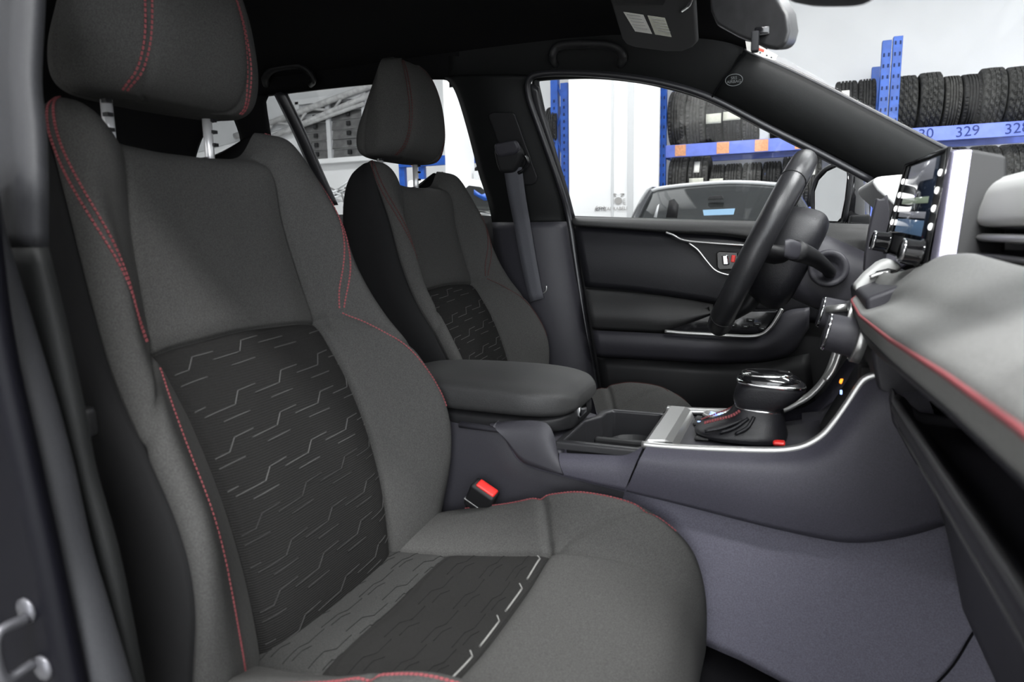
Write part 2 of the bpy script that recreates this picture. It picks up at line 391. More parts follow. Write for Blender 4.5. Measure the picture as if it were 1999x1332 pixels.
for lx, ly, lw in LAMPS: box('lamp_housing', (lx-1.15, ly-.2, 4.3), (lx+1.15, ly+.2, 4.39), 'lamp_body', ceil_, bevel=.01)

# ------------------------------------------------------------------ tyres
YR = 6.55
def tyre_template(kind, D, W):
    """Carcass with a grooved tread: long grooves, shoulder sipes and (on the block kind) zigzag cross cuts, all in the mesh."""
    r = D/2; ri = r*.60; h = W/2; tw = h*.80; n = 132
    side_p = [(-h*.62, ri), (-h*.9, ri+.02), (-h*1.0, r*.80), (-h*.97, r*.92), (-tw-.006, r*.975)]
    ng = 3 if kind == 'block' else 4
    gx = [(-tw+2*tw*(k+1)/(ng+1)) for k in range(ng)]; gw = .0065 if kind != 'block' else .005
    xs = sorted(set([round(float(x), 4) for x in np.linspace(-tw, tw, 15)]+[round(g+d, 4) for g in gx for d in (-gw, -gw*.6, gw*.6, gw)]))
    prof = [(a, b, 0) for a, b in side_p]+[(x, r*(1-.016*(x/h)**2), 1) for x in xs]+[(-a, b, 0) for a, b in side_p[::-1]]
    V = []; F = []
    for (a, rr, tread) in prof:
        ing = tread and any(abs(a-g) < gw*.8 for g in gx)
        for j in range(n):
            q = 2*math.pi*j/n; d = 0.
            if ing: d = .016
            elif tread and kind == 'block': d = .013 if math.sin(22*q+(5.5 if a > 0 else -5.5)*abs(a)/h*2.2) < -.55 else 0
            elif tread and abs(a) > tw*.62: d = .010 if math.sin(44*q+a*30) < -.5 else 0
            V.append((a, (rr-d)*math.sin(q), (rr-d)*math.cos(q)))
    k = len(prof)
    for i in range(k-1):
        for j in range(n): F.append((i*n+j, i*n+(j+1) % n, (i+1)*n+(j+1) % n, (i+1)*n+j))
    for j in range(n): F.append(((k-1)*n+j, (k-1)*n+(j+1) % n, (j+1) % n, j))
    return mesh('tyre', V, F, {'rib': 'tyre_rib', 'block': 'tyre_block', 'new': 'tyre_new'}[kind], smooth=False)
TT = {}
def tyre(x0, x1, y_top, zbot, kind, label, Y=YR, D=None, tags=(), grp='tyres on the blue racks', tilt=0):
    a, b = at(x0, y_top, y=Y), at(x1, y_top, y=Y); W = abs(b[0]-a[0])*.97; c = (a[0]+b[0])/2
    if D is None: D = at((x0+x1)/2, y_top, y=Y)[2]-zbot
    D = round(max(.5, min(.76, D)), 2); W = round(W, 2)
    key = (kind, D, W)
    if key not in TT: TT[key] = tyre_template(kind, D, W); o = TT[key]
    else: o = TT[key].copy(); COL.objects.link(o)
    o.location = (c, Y+.30, zbot+D/2); o.rotation_euler = (random.uniform(0, 6), 0, random.uniform(-.03, .03)+tilt)
    tag(o, label, 'tyre', grp)
    bpy.context.view_layer.update()
    for (ta, tb, tc_, td, m) in tags:      # paper strips taped round the tread: (fraction x0,x1, height from the shelf z0,z1)
        r = D/2+.004; rows = []
        for q in range(5):
            z = tc_+(td-tc_)*q/4; dz = z-D/2; dy = -math.sqrt(max(0, r*r-dz*dz))
            rows.append([np.array([c-W/2+W*(ta+(tb-ta)*s/3), Y+.30+dy, zbot+z]) for s in range(4)])
        MI = np.array(o.matrix_world.inverted())
        rows = [[(MI@np.array([*p, 1.]))[:3] for p in rw] for rw in rows]
        t = grid('paper_tag', rows, m, None, solid=.002); t.parent = o
    return o
# ---- racks
def upright_vf(x, y, z0, z1, w=.045, d=.04): return box_vf((x, y, (z0+z1)/2), (w, d, (z1-z0)/2))
def rack(label, posts, beams, ladder=True, loc=(0, 0, 0), dd=.9):
    t = thing('tyre_rack', label, 'rack', loc, group='blue tyre racks')
    for (x, y, zt) in posts:
        box('upright', (x-.04, y-.035, 0), (x+.04, y+.035, zt), 'rack_blue', t, bevel=.004)
        V, F = join_vf([box_vf((x+s*.02, y-.036, z), (.007, .003, .016)) for z in np.arange(.8, zt-.04, .1) for s in (-1, 1)])
        mesh('punched_slots', V, F, 'rack_hole', t, smooth=False, kind='stuff')
        if ladder:
            box('upright', (x-.04, y+dd-.035, 0), (x+.04, y+dd+.035, zt-.05), 'rack_blue', t, bevel=.004)
            for k, z in enumerate(np.arange(.5, zt-.3, .7)):
                tube('brace', [(x, y+.03, z), (x, y+dd-.03, z+.35 if k % 2 else z+.02)], .014, 'rack_blue', t, n=6)
    for (p, q, zt, h, m) in beams:
        box('beam', (p, YR-.03, zt-h), (q, YR+.03, zt), m, t, bevel=.004)
        box('beam', (p, YR+dd-.3, zt-h), (q, YR+dd-.24, zt), m, t, bevel=.004)
        for xx in np.arange(p+.3, q, .6): box('cross_bar', (xx-.03, YR+.03, zt-.05), (xx+.03, YR+dd-.3, zt-.01), 'rack_blue', t, bevel=.003)
    return t
def rx(px, py): return at(px, py, y=YR)
zA = rx(1430, 276)[2]; zB = rx(1900, 243)[2]; zL = rx(1430, 409)[2]; zR = rx(1936, 273)[2]-.62
xl = rx(1293, 300)[0]; xm2 = rx(1727, 150)[0]; xm3 = rx(1748, 150)[0]
ra = rack('blue pallet rack with orange tape patches on its beam, behind the dark parked car',
     [(xl, YR, rx(1293, 100)[2]), (xm2, YR, rx(1731, 80)[2])], [(xl+.04, xm2-.04, zA, .13, 'rack_beam'), (xl+.04, xm2-.04, zL, .13, 'rack_beam')], loc=(xl, YR, 0))
for a, b in ((1319, 1340), (1400, 1424), (1474, 1500), (1552, 1578)):
    p, q = rx(a, 280)[0], rx(b, 280)[0]; box('orange_tape', (p, YR-.036, zA-.12), (q, YR-.03, zA-.005), 'orange_tape', ra, bevel=0, smooth=False)
xr = xm3+4.2
rb = rack('blue pallet rack numbered 330, 329 and 328 in marker, seen through the windscreen',
     [(xm3, YR, rx(1752, 72)[2]), (xr, YR, 2.8)], [(xm3+.04, xr, zB, .13, 'rack_beam'), (xm3+.04, xr, zR, .13, 'rack_beam')], loc=(xm3, YR, 0))
for s, a in (('330', 1800), ('329', 1888), ('328', 1984)):
    text_mesh('lettering', s, .13, 'marker', rb, np.array([rx(a, 248)[0], YR-.032, zB-.065]), (1, 0, .06), (0, 0, 1))
# third rack, left of the partition
YC = 6.9
xc = at(1087, 300, y=YC)[0]
rc = thing('tyre_rack', 'tall narrow blue rack end with zigzag bracing beside the white partition', 'rack', (xc, YC, 0), group='blue tyre racks')
for s, tp in ((0, 152), (19, 163)):
    x_ = at(1085+s, 300, y=YC)[0]; box('upright', (x_-.045, YC-.05-.0*s, 0), (x_+.045, YC+.04, at(1085+s, tp, y=YC)[2]), 'rack_blue', rc, bevel=.004)
    V, F = join_vf([box_vf((x_, YC-.052, z), (.01, .003, .016)) for z in np.arange(1.2, 2.7, .08)])
    mesh('punched_slots', V, F, 'rack_hole', rc, smooth=False, kind='stuff')
for k in range(6):
    z0 = 1.0+k*.32; xa_, xb_ = at(1086, 300, y=YC)[0], at(1103, 300, y=YC)[0]
    tube('brace', [(xa_, YC-.02, z0+(.3 if k % 2 else 0)), (xb_, YC-.02, z0+(0 if k % 2 else .3))], .014, 'rack_blue', rc, n=6)
# fourth rack, far left behind the column
y4 = 6.3
z4 = at(820, 322, y=y4)[2]
xa4, xb4 = at(780, 320, y=y4)[0], at(962, 320, y=y4)[0]
rd = thing('tyre_rack', 'blue rack with orange patched beam behind the white column', 'rack', (xa4, y4, 0), group='blue tyre racks')
box('beam', (xa4, y4-.03, z4-.02), (xb4, y4+.03, z4+.09), 'rack_blue', rd, bevel=.004)
for px_ in (784, 822, 955): xx = at(px_, 340, y=y4)[0]; box('upright', (xx-.04, y4, 0), (xx+.04, y4+.06, z4+.05), 'rack_blue', rd, bevel=.004)
for a, b in ((806, 820), (899, 912)):
    p, q = at(a, 320, y=y4)[0], at(b, 320, y=y4)[0]; box('orange_tape', (p, y4-.04, z4-.01), (q, y4-.03, z4+.085), 'orange_tape', rd, bevel=0, smooth=False)
PY, PG, PW = 'paper_yellow', 'paper_green', 'paper'
# upper left shelf
UL = [(1303, 1337, 168, 'rib', ()), (1338, 1377, 172, 'rib', ()), (1377, 1410, 178, 'new', ((.02, .98, .20, .30, PY),)), (1411, 1447, 180, 'new', ((.02, .98, .22, .31, PY),)),
      (1449, 1482, 182, 'rib', ()), (1504, 1532, 184, 'new', ()), (1533, 1566, 184, 'new', ()), (1568, 1604, 160, 'new', ()), (1606, 1631, 160, 'new', ()), (1634, 1679, 147, 'new', ((.25, .6, .30, .42, PW),)), (1680, 1717, 143, 'new', ())]
nmU = ['first, at the blue post', 'second from the blue post', 'with a slanting yellowed paper band', 'with a straight yellowed paper band', 'just right of the two paper bands', 'beside the hanging grey sheet', 'half hidden by the pillar', 'behind the windscreen pillar', 'just above the windscreen pillar edge', 'with a white paper slip', 'left of the twin blue posts']
for (a, b, tp, k, tg), nm in zip(UL, nmU):
    tyre(a, b, tp, zA, k, 'worn tyre on the orange patched shelf, '+nm, tags=tg)
LL = [(1303, 1341, 300, 'rib', ()), (1342, 1383, 297, 'rib', ((.3, .58, .40, .52, PW), (.1, .8, .28, .34, PY))), (1384, 1412, 319, 'rib', ((.0, 1, .25, .33, PY),)), (1412, 1446, 317, 'rib', ((.02, .9, .24, .29, PG),)),
      (1447, 1487, 315, 'rib', ()), (1488, 1526, 313, 'new', ()), (1528, 1566, 299, 'new', ()), (1572, 1608, 297, 'rib', ((.1, .6, .32, .46, PW),)), (1624, 1662, 300, 'new', ())]
nmL = ['nearest the blue post', 'with two white paper labels', 'short, with a wide cream paper band', 'short, with a pale green paper strip', 'with a faint scratch mark, right of the green strip', 'small dark one left of the steering wheel rim', 'tall one behind the steering wheel top', 'with a white label right of the wheel rim', 'above the door mirror']
for (a, b, tp, k, tg), nm in zip(LL, nmL):
    tyre(a, b, tp, zL, k, 'tyre on the lower shelf, '+nm, tags=tg)
UR = [(1756, 1800, 135, 'block', ()), (1802, 1850, 128, 'block', ()), (1851, 1886, 149, 'rib', ()), (1887, 1926, 147, 'new', ()), (1927, 1978, 118, 'block', ()), (1979, 2032, 115, 'block', ())]
nmR = ['first right of the twin posts', 'second, taller, above the 330 mark', 'narrow one above the 329 mark', 'dark smooth one with chalk marks', 'large all terrain tread with white specks', 'large one cut by the right picture edge']
for (a, b, tp, k, tg), nm in zip(UR, nmR): tyre(a, b, tp, zB, k, 'tyre on the numbered blue shelf, '+nm, tags=tg)
LR = [(1800, 1842, 276, 'rib', ()), (1846, 1902, 294, 'new', ()), (1906, 1966, 273, 'block', ((.35, .95, .38, .44, PY),)), (1966, 2028, 271, 'block', ())]
nmq = ['peeping over the touchscreen', 'dark one right beside the touchscreen', 'chunky tread with a torn paper strip', 'chunky tread at the right edge']
for (a, b, tp, k, tg), nm in zip(LR, nmq): tyre(a, b, tp, zR, k, 'tyre under the numbered shelf, '+nm, tags=tg, D=.60)
tyre(1056, 1083, 200, at(1070, 290, y=6.75)[2], 'new', 'dark tyre seen beside the tall narrow blue rack end', Y=6.75)
tyre(897, 935, 228, z4+.09, 'new', 'dark tyre with a pale strip behind the white column', Y=y4, tags=((.1, .6, .2, .25, PY),))
tyre(912, 952, 333, at(930, 420, y=y4)[2], 'new', 'dark tyre over the roof of the white car', Y=y4, D=.6, tags=((.1, .7, .42, .48, PY),))
# translucent sheet between tyres on the upper left shelf
sh = pprism('plastic_sheet', [(1482, 210), (1504, 214), (1500, 272), (1483, 274)], YR+.05, .01, 'wall_grey', None, bevel=0, smooth=False)
tag(sh, 'pale grey sheet hanging between two tyres on the patched shelf', 'sheet')

# ------------------------------------------------------------------ parked cars
YP = 4.3
pc = thing('parked_car', 'dark parked car with blue tape inside its windscreen, behind the driver window', 'car', at(1420, 437, y=YP)*[1, 1, 0])
def zc(px, py, y=YP): return at(px, py, y=y)
xL, xR = zc(1222, 430)[0], zc(1604, 430)[0]; zbel = zc(1420, 436)[2]; xmid = (xL+xR)/2; hw = (xR-xL)/2
ztop = zc(1420, 357, YP+.5)[2]
# body: loft along y
def car_rows(y, zb, zt, w): return [(xmid-w, y, .35), (xmid-w*1.02, y, .7), (xmid-w, y, zb), (xmid-w*.86, y, zt-.02), (xmid-w*.4, y, zt), (xmid+w*.4, y, zt), (xmid+w*.86, y, zt-.02), (xmid+w, y, zb), (xmid+w*1.02, y, .7), (xmid+w, y, .35)]
rowsb = [car_rows(YP-1.1, .62, .66, hw*.92), car_rows(YP-.9, .8, .88, hw), car_rows(YP-.1, .98, 1.02, hw*1.03), car_rows(YP+2.3, 1.0, 1.04, hw*1.03), car_rows(YP+2.4, .7, .74, hw*.9)]
grid('body', [[np.array(p) for p in r] for r in rowsb], 'car_dark', pc, closed=True, cap=True, bevel=.02)
RF = [zc(1268, 376, YP+.5), zc(1300, 367, YP+.5), zc(1420, 357, YP+.5), zc(1520, 362, YP+.5), zc(1545, 370, YP+.5)]
WB = [np.array([xL+.02, YP-.08, 1.02]), np.array([xL+.2, YP-.14, 1.02]), np.array([xmid, YP-.2, 1.02]), np.array([xR-.2, YP-.14, 1.02]), np.array([xR-.02, YP-.08, 1.02])]
A, B = resample(WB, 15), resample(RF, 15)
grid('windscreen', [[a+(b-a)*k/6+np.array([0, -.03*math.sin(math.pi*k/6), 0]) for a, b in zip(A, B)] for k in range(7)], 'car_glass', pc)
grid('roof', [[b+np.array([0, 0, 0]) for b in B], [b+np.array([0, .12, .025]) for b in B], [b+np.array([0, .6, .04]) for b in B], [b+np.array([0, 1.1, .0]) for b in B], [b*np.array([1, 1, 0])+np.array([0, 1.6, 1.03]) for b in B]], 'car_dark', pc, solid=.01)
for P, nm in (((WB[0], RF[0]), 'a'), ((WB[4], RF[4]), 'b')):
    p, q = P; tube('windscreen_pillar', [p+[0, -.0, 0], (p+q)/2+np.array([0, -.03, .02]), q, q+np.array([0, .3, .03])], .035, 'car_dark', pc, n=8, smooth_path=14)
    mesh('side_window', [p, q, q+np.array([0, 1.0, 0]), p+np.array([0, 1.5, 0])], [(0, 1, 2, 3)], 'car_glass', pc, solid=.004)
tube('roof_edge', [b+np.array([0, -.01, .004]) for b in B], .016, 'steel_frame', pc, n=8)
tube('cowl_strip', [w+np.array([0, -.02, .02]) for w in A], .012, 'steel_frame', pc, n=8)
pprism('blue_tape', [(1372, 410), (1435, 407), (1432, 419), (1374, 421)], YP-.16, .004, 'blue_tape', pc, bevel=0, smooth=False)
pprism('mirror_mount', [(1385, 383), (1410, 381), (1413, 389), (1381, 391)], YP+.2, .03, 'plastic_black', pc, bevel=.004)
pprism('headrest', [(1300, 425), (1306, 392), (1316, 388), (1325, 400), (1322, 426)], YP+.02, .002, 'plastic_black', pc, bevel=0)
pprism('wiper_glint', [(1276, 424), (1283, 402), (1287, 398), (1282, 425)], YP-.12, .003, 'steel_frame', pc, bevel=0)
# white car at the far left
YV = 5.0
wc = thing('parked_car', 'white parked car with a grey side window behind the rear seat', 'car', at(930, 430, y=YV)*[1, 1, 0])
wr = [at(a, b, y=YV) for a, b in ((800, 352), (850, 349), (905, 350), (940, 355), (962, 368), (985, 392), (1020, 424))]
wb = [at(a, b, y=YV) for a, b in ((800, 424), (850, 424), (905, 424), (940, 424), (962, 424), (985, 424), (1020, 430))]
A, B = resample(wr, 18), resample(wb, 18)
grid('body', [[a+np.array([0, 1.1, 0]) for a in A], [a+np.array([0, .25, .02]) for a in A], A, [a*.94+b*.06+np.array([0, -.03, 0]) for a, b in zip(A, B)], [b+np.array([0, -.12, 0]) for b in B], [b*np.array([1, 1, 0])+np.array([0, -.14, .6]) for b in B], [b*np.array([1, 1, 0])+np.array([0, -.05, .3]) for b in B]], 'car_white', wc)
pprism('side_window', [(903, 372), (915, 362), (938, 365), (952, 378), (963, 412), (925, 412)], YV-.13, .02, 'car_glass', wc)
pprism('window_strip', [(905, 414), (966, 413), (966, 417), (905, 418)], YV-.15, .02, 'steel_frame', wc, bevel=.002)
pprism('blue_reflection', [(925, 370), (940, 380), (952, 376), (958, 390), (945, 392), (925, 380)], YV-.14, .006, 'rack_blue', wc, bevel=0)  # blue reflection on the side window, modelled as a flat coloured patch
# clutter on a bench behind the driver's seat
wbz = at(672, 398, y=5.6)[2]-.14
wbx = at(672, 398, y=5.6)[0]
wb_ = thing('work_bench', 'pale steel bench carrying a tangle of metal rods', 'bench', (wbx, 5.6, 0))
box('bench_top', (wbx-.45, 5.3, wbz-.05), (wbx+.35, 5.9, wbz), 'steel_frame', wb_, bevel=.004)
for a_ in (-.4, .3):
    for b_ in (5.35, 5.85): box('leg', (wbx+a_-.02, b_-.02, 0), (wbx+a_+.02, b_+.02, wbz-.05), 'steel_frame', wb_, bevel=.002)
cb = thing('metal_rod_bundle', 'tangle of grey metal rods and wire beside the white car', 'metal scrap', at(672, 385, y=5.6))
for k in range(26):
    a = at(652+random.uniform(0, 38), 367+random.uniform(0, 28), y=5.6+random.uniform(-.1, .1)); b = a+np.array([random.uniform(-.35, .35), random.uniform(-.1, .1), random.uniform(-.12, .12)])
    tube('rod', [a, b], .012, 'steel_frame' if k % 3 else 'louvre', cb, n=5)

# ================================================================== THE CAR WE LOOK INTO
body = thing('cabin_shell', 'black cabin shell with headliner, pillar trims and carpet', 'car body', (0, 0, .3))
# headliner
rows = []
for x in np.linspace(-1.9, .68, 24):
    r_ = []
    for y in np.linspace(-.60, .60, 33):
        a = abs(y)/.66; zz = 1.605-.045*a**2-.075*a**7-.055*max(0, (x-.2)/.48)**2-.03*max(0, (-x-1.2)/.7)**2
        r_.append(np.array([x, y, zz]))
    rows.append(r_)
grid('headliner', rows, 'headliner', body, solid=.02, solid_off=1)
box('roof_skin', (-2.0, -.66, 1.645), (.62, .66, 1.67), 'body_blue', body, bevel=.01)
# far side roof rail trim (B pillar to A pillar) : lower edge is the window top, upper edge meets the headliner
RL = [(880, 166), (945, 158), (1040, 151), (1150, 147), (1230, 152), (1300, 165), (1390, 193), (1425, 205)]
RU = [(880, 60), (950, 55), (1040, 52), (1150, 48), (1240, 42), (1310, 48), (1400, 60), (1450, 92)]
strip('roof_rail_trim', RL, RU, .012, .015, 'pillar', body, n=40)
RL2 = [(200, 215), (380, 198), (512, 183), (640, 169), (750, 158), (860, 150), (900, 160)]
RU2 = [(200, 60), (380, 55), (512, 50), (640, 50), (750, 48), (860, 50), (900, 55)]
strip('roof_rail_trim', RL2, RU2, .012, .015, 'headliner', body, n=40)
# A pillar trim
AU_ = [(1450, 98), (1540, 138), (1620, 177), (1690, 213), (1840, 291), (1900, 322)]
AL_ = [(1390, 194), (1500, 249), (1600, 297), (1690, 345), (1735, 372)]
strip('windscreen_pillar_trim', AU_, AL_, .02, .035, 'pillar', body, n=36, k=13, solid=.015)
APIL = [[side(*(a+(b-a)*j/12), .02+.035*math.sin(math.pi*j/12)**.6) for j in range(13)] for a, b in zip(resample(AU_, 36), resample(AL_, 36))]
tube('windscreen_seal', [side(a, b, .012) for a, b in ((1450, 70), (1452, 84), (1457, 98), (1480, 110), (1540, 136), (1620, 175), (1690, 211), (1850, 293), (1910, 322))], .006, 'rubber_seal', body, smooth_path=40)
tube('trim_joint', [side(a, b, .035+.02*math.sin(math.pi*k/4)) for k, (a, b) in enumerate(((1457, 104), (1440, 122), (1418, 148), (1400, 172), (1389, 192)))], .0018, 'carpet', body, smooth_path=20, n=6)
# airbag mark on the pillar
mk_c = side(1433, 157, .052)
ex = side(1449, 155.5, .052)-mk_c; ey = side(1433, 147, .052)-mk_c
tube('airbag_oval', [mk_c+ex*math.cos(2*math.pi*k/40)*1.05+ey*math.sin(2*math.pi*k/40)*1.15+np.array([0, -.004, 0]) for k in range(40)], 0.0009, 'mark_grey', body, closed=True, n=6)
text_mesh('airbag_lettering', 'SRS', .0088, 'mark_grey', body, mk_c+np.array([0, -.005, 0])+ey*.36, ex, ey)
text_mesh('airbag_lettering', 'AIRBAG', .0088, 'mark_grey', body, mk_c+np.array([0, -.005, 0])-ey*.34, ex, ey)
# far B pillar trims
BL = [(872, 146), (889, 164), (903, 197), (920, 256), (941, 337), (959, 393), (968, 437)]
BR = [(1032, 146), (1024, 172), (1033, 211), (1060, 284), (1088, 365), (1098, 405), (1102, 436)]
strip('centre_pillar_trim', BL, BR, .02, .03, 'pillar', body, n=36, k=13)
BL2 = [(967, 434), (975, 500), (985, 560), (1000, 640), (1015, 740), (1030, 860)]
BR2 = [(1101, 434), (1112, 500), (1122, 555), (1138, 640), (1155, 730), (1172, 860)]
strip('lower_pillar_trim', BL2, BR2, .035, .035, 'plastic', body, n=30, k=11)
# belt height adjuster cover
ad = [(953, 224), (962, 219), (1000, 219), (1006, 224), (1049, 345), (1047, 357), (1038, 362), (1012, 362), (990, 330)]
mesh('adjuster_cover', [side(a, b, .070) for a, b in ad]+[side(a, b, .05) for a, b in ad], [tuple(range(9))]+[(i, (i+1) % 9, 9+(i+1) % 9, 9+i) for i in range(9)], 'plastic_black', body, bevel=.004)
# door aperture seals of the far side
tube('door_seal', [side(a, b, .03) for a, b in ((1700, 352), (1600, 299), (1500, 249), (1390, 192), (1300, 163), (1200, 147), (1110, 142), (1050, 145), (1032, 158), (1031, 182), (1040, 214), (1066, 286), (1094, 366), (1110, 424), (1122, 500), (1134, 580), (1150, 680), (1165, 770), (1178, 860))], .0085, 'rubber_seal', body, smooth_path=120)
# rear quarter: pillars behind the rear door
strip('rear_pillar_trim', [(466, 190), (462, 225), (474, 262), (478, 300), (470, 340), (440, 420), (430, 520)], [(520, 183), (515, 190), (520, 230), (530, 300), (540, 380), (560, 430), (580, 520)], .02, .02, 'headliner', body)
strip('tailgate_pillar_trim', [(-60, 200), (-50, 260), (-40, 330), (-30, 520)], [(420, 195), (424, 215), (382, 312), (360, 520)], .02, .01, 'headliner', body, k=13)
strip('rear_quarter_lower', [(380, 312), (378, 420), (372, 620)], [(480, 312), (520, 420), (560, 620)], .02, .01, 'headliner', body)
strip('rear_quarter_glass', [(384, 220), (375, 312)], [(475, 220), (482, 312)], .0, .0, 'window_glass', body, solid=.003)
# tailgate, floor, far lower side
box('tailgate', (-2.05, -.70, .40), (-1.98, .70, 1.60), 'headliner', body, bevel=.01)
for s_ in (1, -1):
    grid('footwell_carpet', [[np.array([x, s_*y, .492-.085*min(1, max(0, (x-.66)/.22))+.012*math.sin(7*x)+.02*max(0, .25-y)]) for y in np.linspace(.135, .74, 12)] for x in np.linspace(.1, 1.0, 16)]+[[np.array([1.38, s_*y, .60]) for y in np.linspace(.135, .74, 12)]], 'carpet', body, solid=.02)
box('floor_carpet', (-2.0, -.74, .36), (1.45, .74, .395), 'carpet', body, bevel=0)
box('firewall', (1.40, -.74, .36), (1.45, .74, 1.12), 'carpet', body, bevel=0)
box('rocker_far', (-1.0, .74, .30), (1.3, .86, .47), 'body_blue', body, bevel=.02)
box('rocker_near', (.20, -.86, .30), (1.3, -.74, .47), 'body_blue', body, bevel=.02)
box('outer_panel', (-2.0, .80, .40), (-.1, .86, 1.08), 'body_blue', body, bevel=.02)
# near side: roof rail, B pillar inner trim, aperture seals, jamb
def nside(px, py, off=0.):
    d = ray(px, py); t = (-(YS+LEAN*BELT-off)-CAM[1]+LEAN*CAM[2])/(d[1]-LEAN*d[2]); p = CAM+d*t
    if p[2] < BELT: p = at(px, py, y=-(YS-off))
    return p
def nstrip(name, L, R, off, bulge, m, n=24, k=9, solid=.012):
    A, B = resample(L, n), resample(R, n)
    return grid(name, [[nside(*(a+(b-a)*j/(k-1)), off+bulge*math.sin(math.pi*j/(k-1))**.6) for j in range(k)] for a, b in zip(A, B)], m, body, solid=solid)
nstrip('centre_pillar_trim', [(-260, -160), (-255, 0), (-250, 150), (-245, 300), (-240, 482)], [(64, -160), (56, 0), (48, 150), (58, 270), (60, 482)], .02, .02, 'pillar_grey')
nstrip('lower_pillar_trim', [(-240, 484), (-200, 640), (-150, 800), (-100, 930), (-40, 1100), (20, 1340), (60, 1500)], [(60, 484), (98, 640), (133, 800), (158, 930), (205, 1100), (252, 1340), (280, 1500)], .02, .02, 'pillar', n=30)
tube('pillar_roll', [nside(a, b, .0) for a, b in ((-60, 300), (-40, 440), (-5, 560), (32, 680), (68, 800), (100, 920), (136, 1080), (172, 1200), (214, 1340), (250, 1460))], .0155, 'pillar_grey', body, smooth_path=60, n=16)
tube('door_seal', [nside(a, b, -.02) for a, b in ((-70, 480), (-30, 600), (8, 740), (38, 880), (72, 1030), (104, 1180), (138, 1340), (165, 1460))], .0052, 'rubber_light', body, smooth_path=60)
nstrip('pillar_jamb', [(-260, 300), (-230, 600), (-200, 900), (-150, 1200), (-100, 1500)], [(-50, 300), (-10, 640), (45, 900), (100, 1150), (170, 1500)], -.03, .0, 'jamb_black')
box('rear_door_panel', (-1.05, -.82, .42), (.10, -.755, 1.08), 'plastic_black', body, bevel=.02)
_pn = [[p*[1, -1, 1] for p in r_] for r_ in APIL]
grid('windscreen_pillar_trim', _pn, 'pillar', body, solid=.015, solid_off=1)
# roof rail of the near side (out of frame, keeps the roof closed)
grid('roof_rail_trim', [[np.array([x, -.60-.02*k, 1.53-.035*k]) for k in range(4)] for x in np.linspace(-1.9, .55, 12)], 'headliner', body, solid=.03)
# striker on the jamb
st = at(62, 1250, y=-.772)
tube('door_striker', [st+np.array([.0, 0, .018]), st+np.array([0, -.02, .018]), st+np.array([.0, -.024, 0]), st+np.array([0, -.02, -.018]), st+np.array([0, 0, -.018])], .0042, 'striker_steel', body, smooth_path=24)
lathe('striker_bolt', [(0, .010), (.004, .010), (.006, .006)], st+np.array([-.004, .004, .022]), (0, -1, 0), 'striker_steel', body, n=14)
lathe('striker_bolt', [(0, .010), (.004, .010), (.006, .006)], st+np.array([.006, .004, -.022]), (0, -1, 0), 'striker_steel', body, n=14)
# glass of the far side and windscreen
strip('rear_quarter_bar', [(540, 180), (578, 258), (612, 335), (640, 400)], [(558, 178), (597, 258), (630, 335), (660, 400)], .008, .006, 'rubber_seal', body, k=5)
ws = [side(1455, 78, -.01), side(1660, 190, -.01), side(1900, 318, -.01)]
wsrows = []
for q in np.linspace(0, 1, 9):
    y_far = .56+.16*q; x0 = .66+.50*q; z0 = 1.485-.30*q
    wsrows.append([np.array([x0+.10*(1-(y/y_far)**2), y, z0+.03*(1-(y/y_far)**2)]) for y in np.linspace(-y_far, y_far, 17)])
grid('windscreen', wsrows, 'windscreen_glass', body, solid=.004)
# far grab handles
def handle(px, label):
    P = [side(a, b, .03 if i in (0, len(px)-1) else .062) for i, (a, b) in enumerate(px)]
    return tube('grab_handle', P, .0085, 'plastic_black', body, smooth_path=48, flat=(1.25, .9), label=label)
handle([(1085, 128), (1078, 112), (1086, 93), (1110, 87), (1150, 86), (1185, 88), (1208, 97), (1216, 112), (1210, 128)], 'black grab handle over the driver door')
handle([(520, 166), (518, 152), (530, 138), (555, 131), (585, 130), (605, 142), (612, 156), (606, 164)], 'black grab handle over the rear door')

# ------------------------------------------------------------------ driver's door (far front)
dr = thing('front_door', 'driver door with dark padded panel, silver switch trim and black armrest', 'door', at(1300, 900, y=.74))
pprism('door_shell', [(1112, 421), (1300, 427), (1500, 432), (1700, 438), (1760, 470), (1760, 760), (1640, 860), (1185, 860), (1165, 760), (1140, 600)], .735, .10, 'plastic_black', dr, bevel=.01)
pad = lambda nm, pts, y, m, bv=.006, t=.03, **k: pprism(nm, pts, y, t, m, dr, bevel=bv, seg=3, **k)
# top rail, leather
def vstrip(name, T, Bt, y0, y1, m, parent, bulge=.01, n=24, k=7):
    A, B = resample(T, n), resample(Bt, n); rows = []
    for a, b in zip(A, B):
        r_ = []
        for j in range(k):
            q = j/(k-1); p = a+(b-a)*q; r_.append(at(*p, y=y0+(y1-y0)*q-bulge*math.sin(math.pi*q)))
        rows.append(r_)
    return grid(name, rows, m, parent, solid=.012)
vstrip('top_rail', [(1114, 423), (1300, 428), (1500, 433), (1640, 437), (1705, 440)], [(1121, 440), (1300, 452), (1450, 462), (1590, 500), (1700, 520)], .735, .70, 'leather', dr, bulge=.014, n=40)
vstrip('upper_pad', [(1121, 442), (1300, 454), (1450, 466), (1590, 504), (1690, 524)], [(1142, 560), (1250, 570), (1390, 592), (1500, 620), (1680, 640)], .715, .70, 'leather_dark', dr, bulge=.012, n=40, k=11)
# armrest
arm = [[(1143, 564), (1250, 573), (1330, 583), (1392, 594)], [(1148, 590), (1250, 596), (1330, 602), (1392, 606)], [(1152, 618), (1240, 622), (1310, 628), (1388, 612)], [(1156, 642), (1240, 646), (1302, 646), (1385, 616)]]
ys = [.70, .668, .655, .672]
rr = [[at(*p, y=ys[i]) for p in resample(arm[i], 26)] for i in range(4)]
grid('armrest', [[cr1([rr[i][j] for i in range(4)], 3*k/12) for j in range(26)] for k in range(13)], 'leather', dr, solid=.02)
